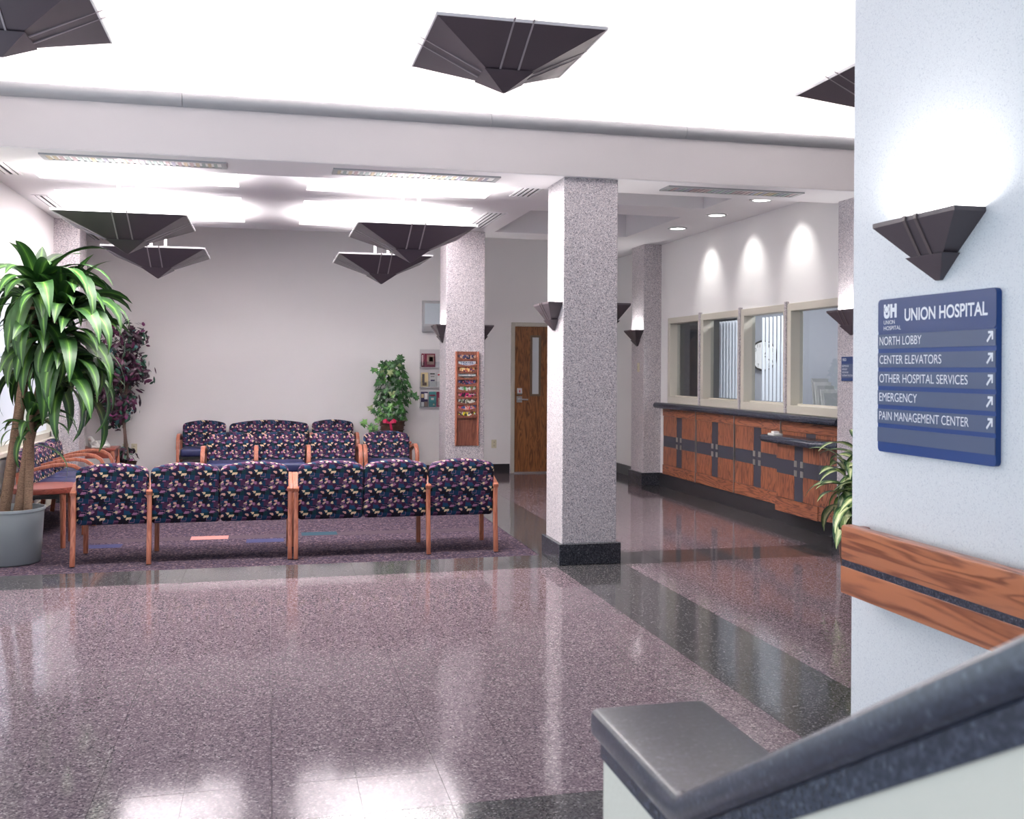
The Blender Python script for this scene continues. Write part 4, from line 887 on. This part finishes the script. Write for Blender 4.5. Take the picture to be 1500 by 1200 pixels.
# ---- purple ficus
rn = random.Random(5)
fc = thing('ficus_tree', 'artificial ficus with purple and green leaves in the back left corner', 'plant', (-1.80, 13.78, 0))
MB().lathe([(0.12, 0), (0.15, 0.28), (0.16, 0.29), (0.14, 0.29), (0.135, 0.25)], 24).build('pot', 'basket_brown', fc, smooth=True, ang=50)
MB().lathe([(0.137, 0.22), (0.137, 0.25), (0.05, 0.26)], 20).build('soil', 'soil', fc)
for dx, ph_ in ((-0.02, 0), (0.025, 1.5)):
    MB().tube([(dx + 0.025 * math.sin(ph_ + 3 * k / 10 * 2), 0.02 * math.cos(ph_ + 3 * k / 10 * 2), 0.22 + 0.125 * k) for k in range(11)], [0.016 - 0.0008 * k for k in range(11)], 8).build('trunk', 'trunk_brown', fc, smooth=True)
pts = []
for k in range(64):
    a = rn.uniform(0, 2 * PI); h_ = rn.random(); zc = 0.84 + 1.18 * h_; env = 0.40 * math.sin(PI * min(0.97, 0.14 + 0.83 * (1 - h_) ** 0.75)) ** 0.7
    c0 = Vector((-0.07 + env * 0.85 * math.cos(a) * rn.uniform(0.4, 1), env * 0.75 * math.sin(a) * rn.uniform(0.4, 1), zc))
    MB().tube([(0, 0, max(0.75, zc - 0.25)), tuple(c0)], 0.004, 5).build('twig', 'trunk_brown', fc)
    for q in range(24):
        d_ = Vector((rn.gauss(0, 1), rn.gauss(0, 1), rn.gauss(0, 1))); p = c0 + d_ * 0.062
        pts.append((p, (d_.x + 0.3 * rn.uniform(-1, 1), d_.y - 0.8, d_.z + 0.5)))
for k in range(60):
    a = rn.uniform(0, 2 * PI); r_ = rn.uniform(0.05, 0.17); pts.append((Vector((r_ * math.cos(a), r_ * math.sin(a), rn.uniform(0.3, 0.46))), (math.cos(a), math.sin(a), 1.0)))
cloud(pts, 0.05, OVAL, rn).build('foliage', 'leaf_ficus', fc)['kind'] = 'stuff'
# ---- ivy in a basket
iv = thing('ivy_basket', 'bushy green ivy in a brown basket with a red ribbon by the back wall', 'plant', (1.66, 13.86, 0.52))
MB().lathe([(0.125, 0), (0.135, 0.02), (0.17, 0.26), (0.18, 0.27), (0.16, 0.27), (0.155, 0.22)], 28).build('basket', 'basket_brown', iv, smooth=True, ang=50)
for z in (0.03, 0.09, 0.15, 0.21, 0.27):
    r_ = 0.137 + 0.16 * z; MB().tube([(r_ * math.cos(2 * PI * j / 24), r_ * math.sin(2 * PI * j / 24), z) for j in range(25)], 0.008, 5).build('basket_band', 'basket_brown', iv, smooth=True)
pts = []
for k in range(330):
    h_ = rn.random(); z = 0.27 + 0.80 * h_; env = 0.27 * math.sin(PI * (0.2 + 0.68 * h_)) ** 0.8; a = rn.uniform(0, 2 * PI); r_ = env * math.sqrt(rn.uniform(0.25, 1))
    pts.append((Vector((r_ * math.cos(a), r_ * math.sin(a) * 0.8, z)), (math.cos(a), math.sin(a) - 0.5, 0.5)))
vines = [[(-0.1, -0.05, 0.3), (-0.2, -0.08, 0.12), (-0.3, -0.08, 0.16), (-0.42, -0.06, 0.24)], [(-0.1, -0.05, 0.28), (-0.22, -0.05, 0.3), (-0.28, -0.04, 0.42)], [(0.12, -0.05, 0.5), (0.24, -0.04, 0.62), (0.33, -0.04, 0.6)], [(-0.12, 0, 0.8), (-0.24, -0.02, 0.95), (-0.17, -0.02, 1.05)], [(0.0, 0, 0.95), (0.08, -0.02, 1.08), (0.11, -0.02, 1.12)], [(-0.1, -0.05, 0.3), (-0.26, -0.06, 0.2), (-0.2, -0.06, 0.08)]]
for v in vines:
    MB().tube(v, 0.004, 5).build('vine', 'trunk_brown', iv, smooth=True)
    for p in v[1:]:
        for q in range(3): pts.append((Vector(p) + Vector((rn.uniform(-0.04, 0.04), rn.uniform(-0.02, 0.02), rn.uniform(-0.03, 0.03))), (rn.uniform(-0.3, 0.3), -1, 0.4)))
cloud(pts, 0.052, IVY, rn, 0.6).build('foliage', 'ivy_foliage', iv)['kind'] = 'stuff'
rb = MB()
for s in (-1, 1): rb.loft([[(-0.06 + s * 0.0, -0.175, 0.26), (-0.06, -0.185, 0.24), (-0.06, -0.165, 0.25)], [(-0.06 + s * 0.05, -0.2, 0.31), (-0.06 + s * 0.055, -0.205, 0.25), (-0.06 + s * 0.05, -0.18, 0.28)], [(-0.06 + s * 0.09, -0.18, 0.29), (-0.06 + s * 0.09, -0.185, 0.25), (-0.06 + s * 0.09, -0.165, 0.27)]])
rb.loft([[(-0.065, -0.185, 0.25), (-0.035, -0.185, 0.25), (-0.05, -0.175, 0.25)], [(-0.045, -0.175, 0.14), (-0.01, -0.175, 0.14), (-0.03, -0.165, 0.14)], [(-0.05, -0.165, 0.04), (-0.02, -0.165, 0.04), (-0.035, -0.155, 0.04)]])
rb.build('ribbon', 'ribbon', iv, smooth=True)
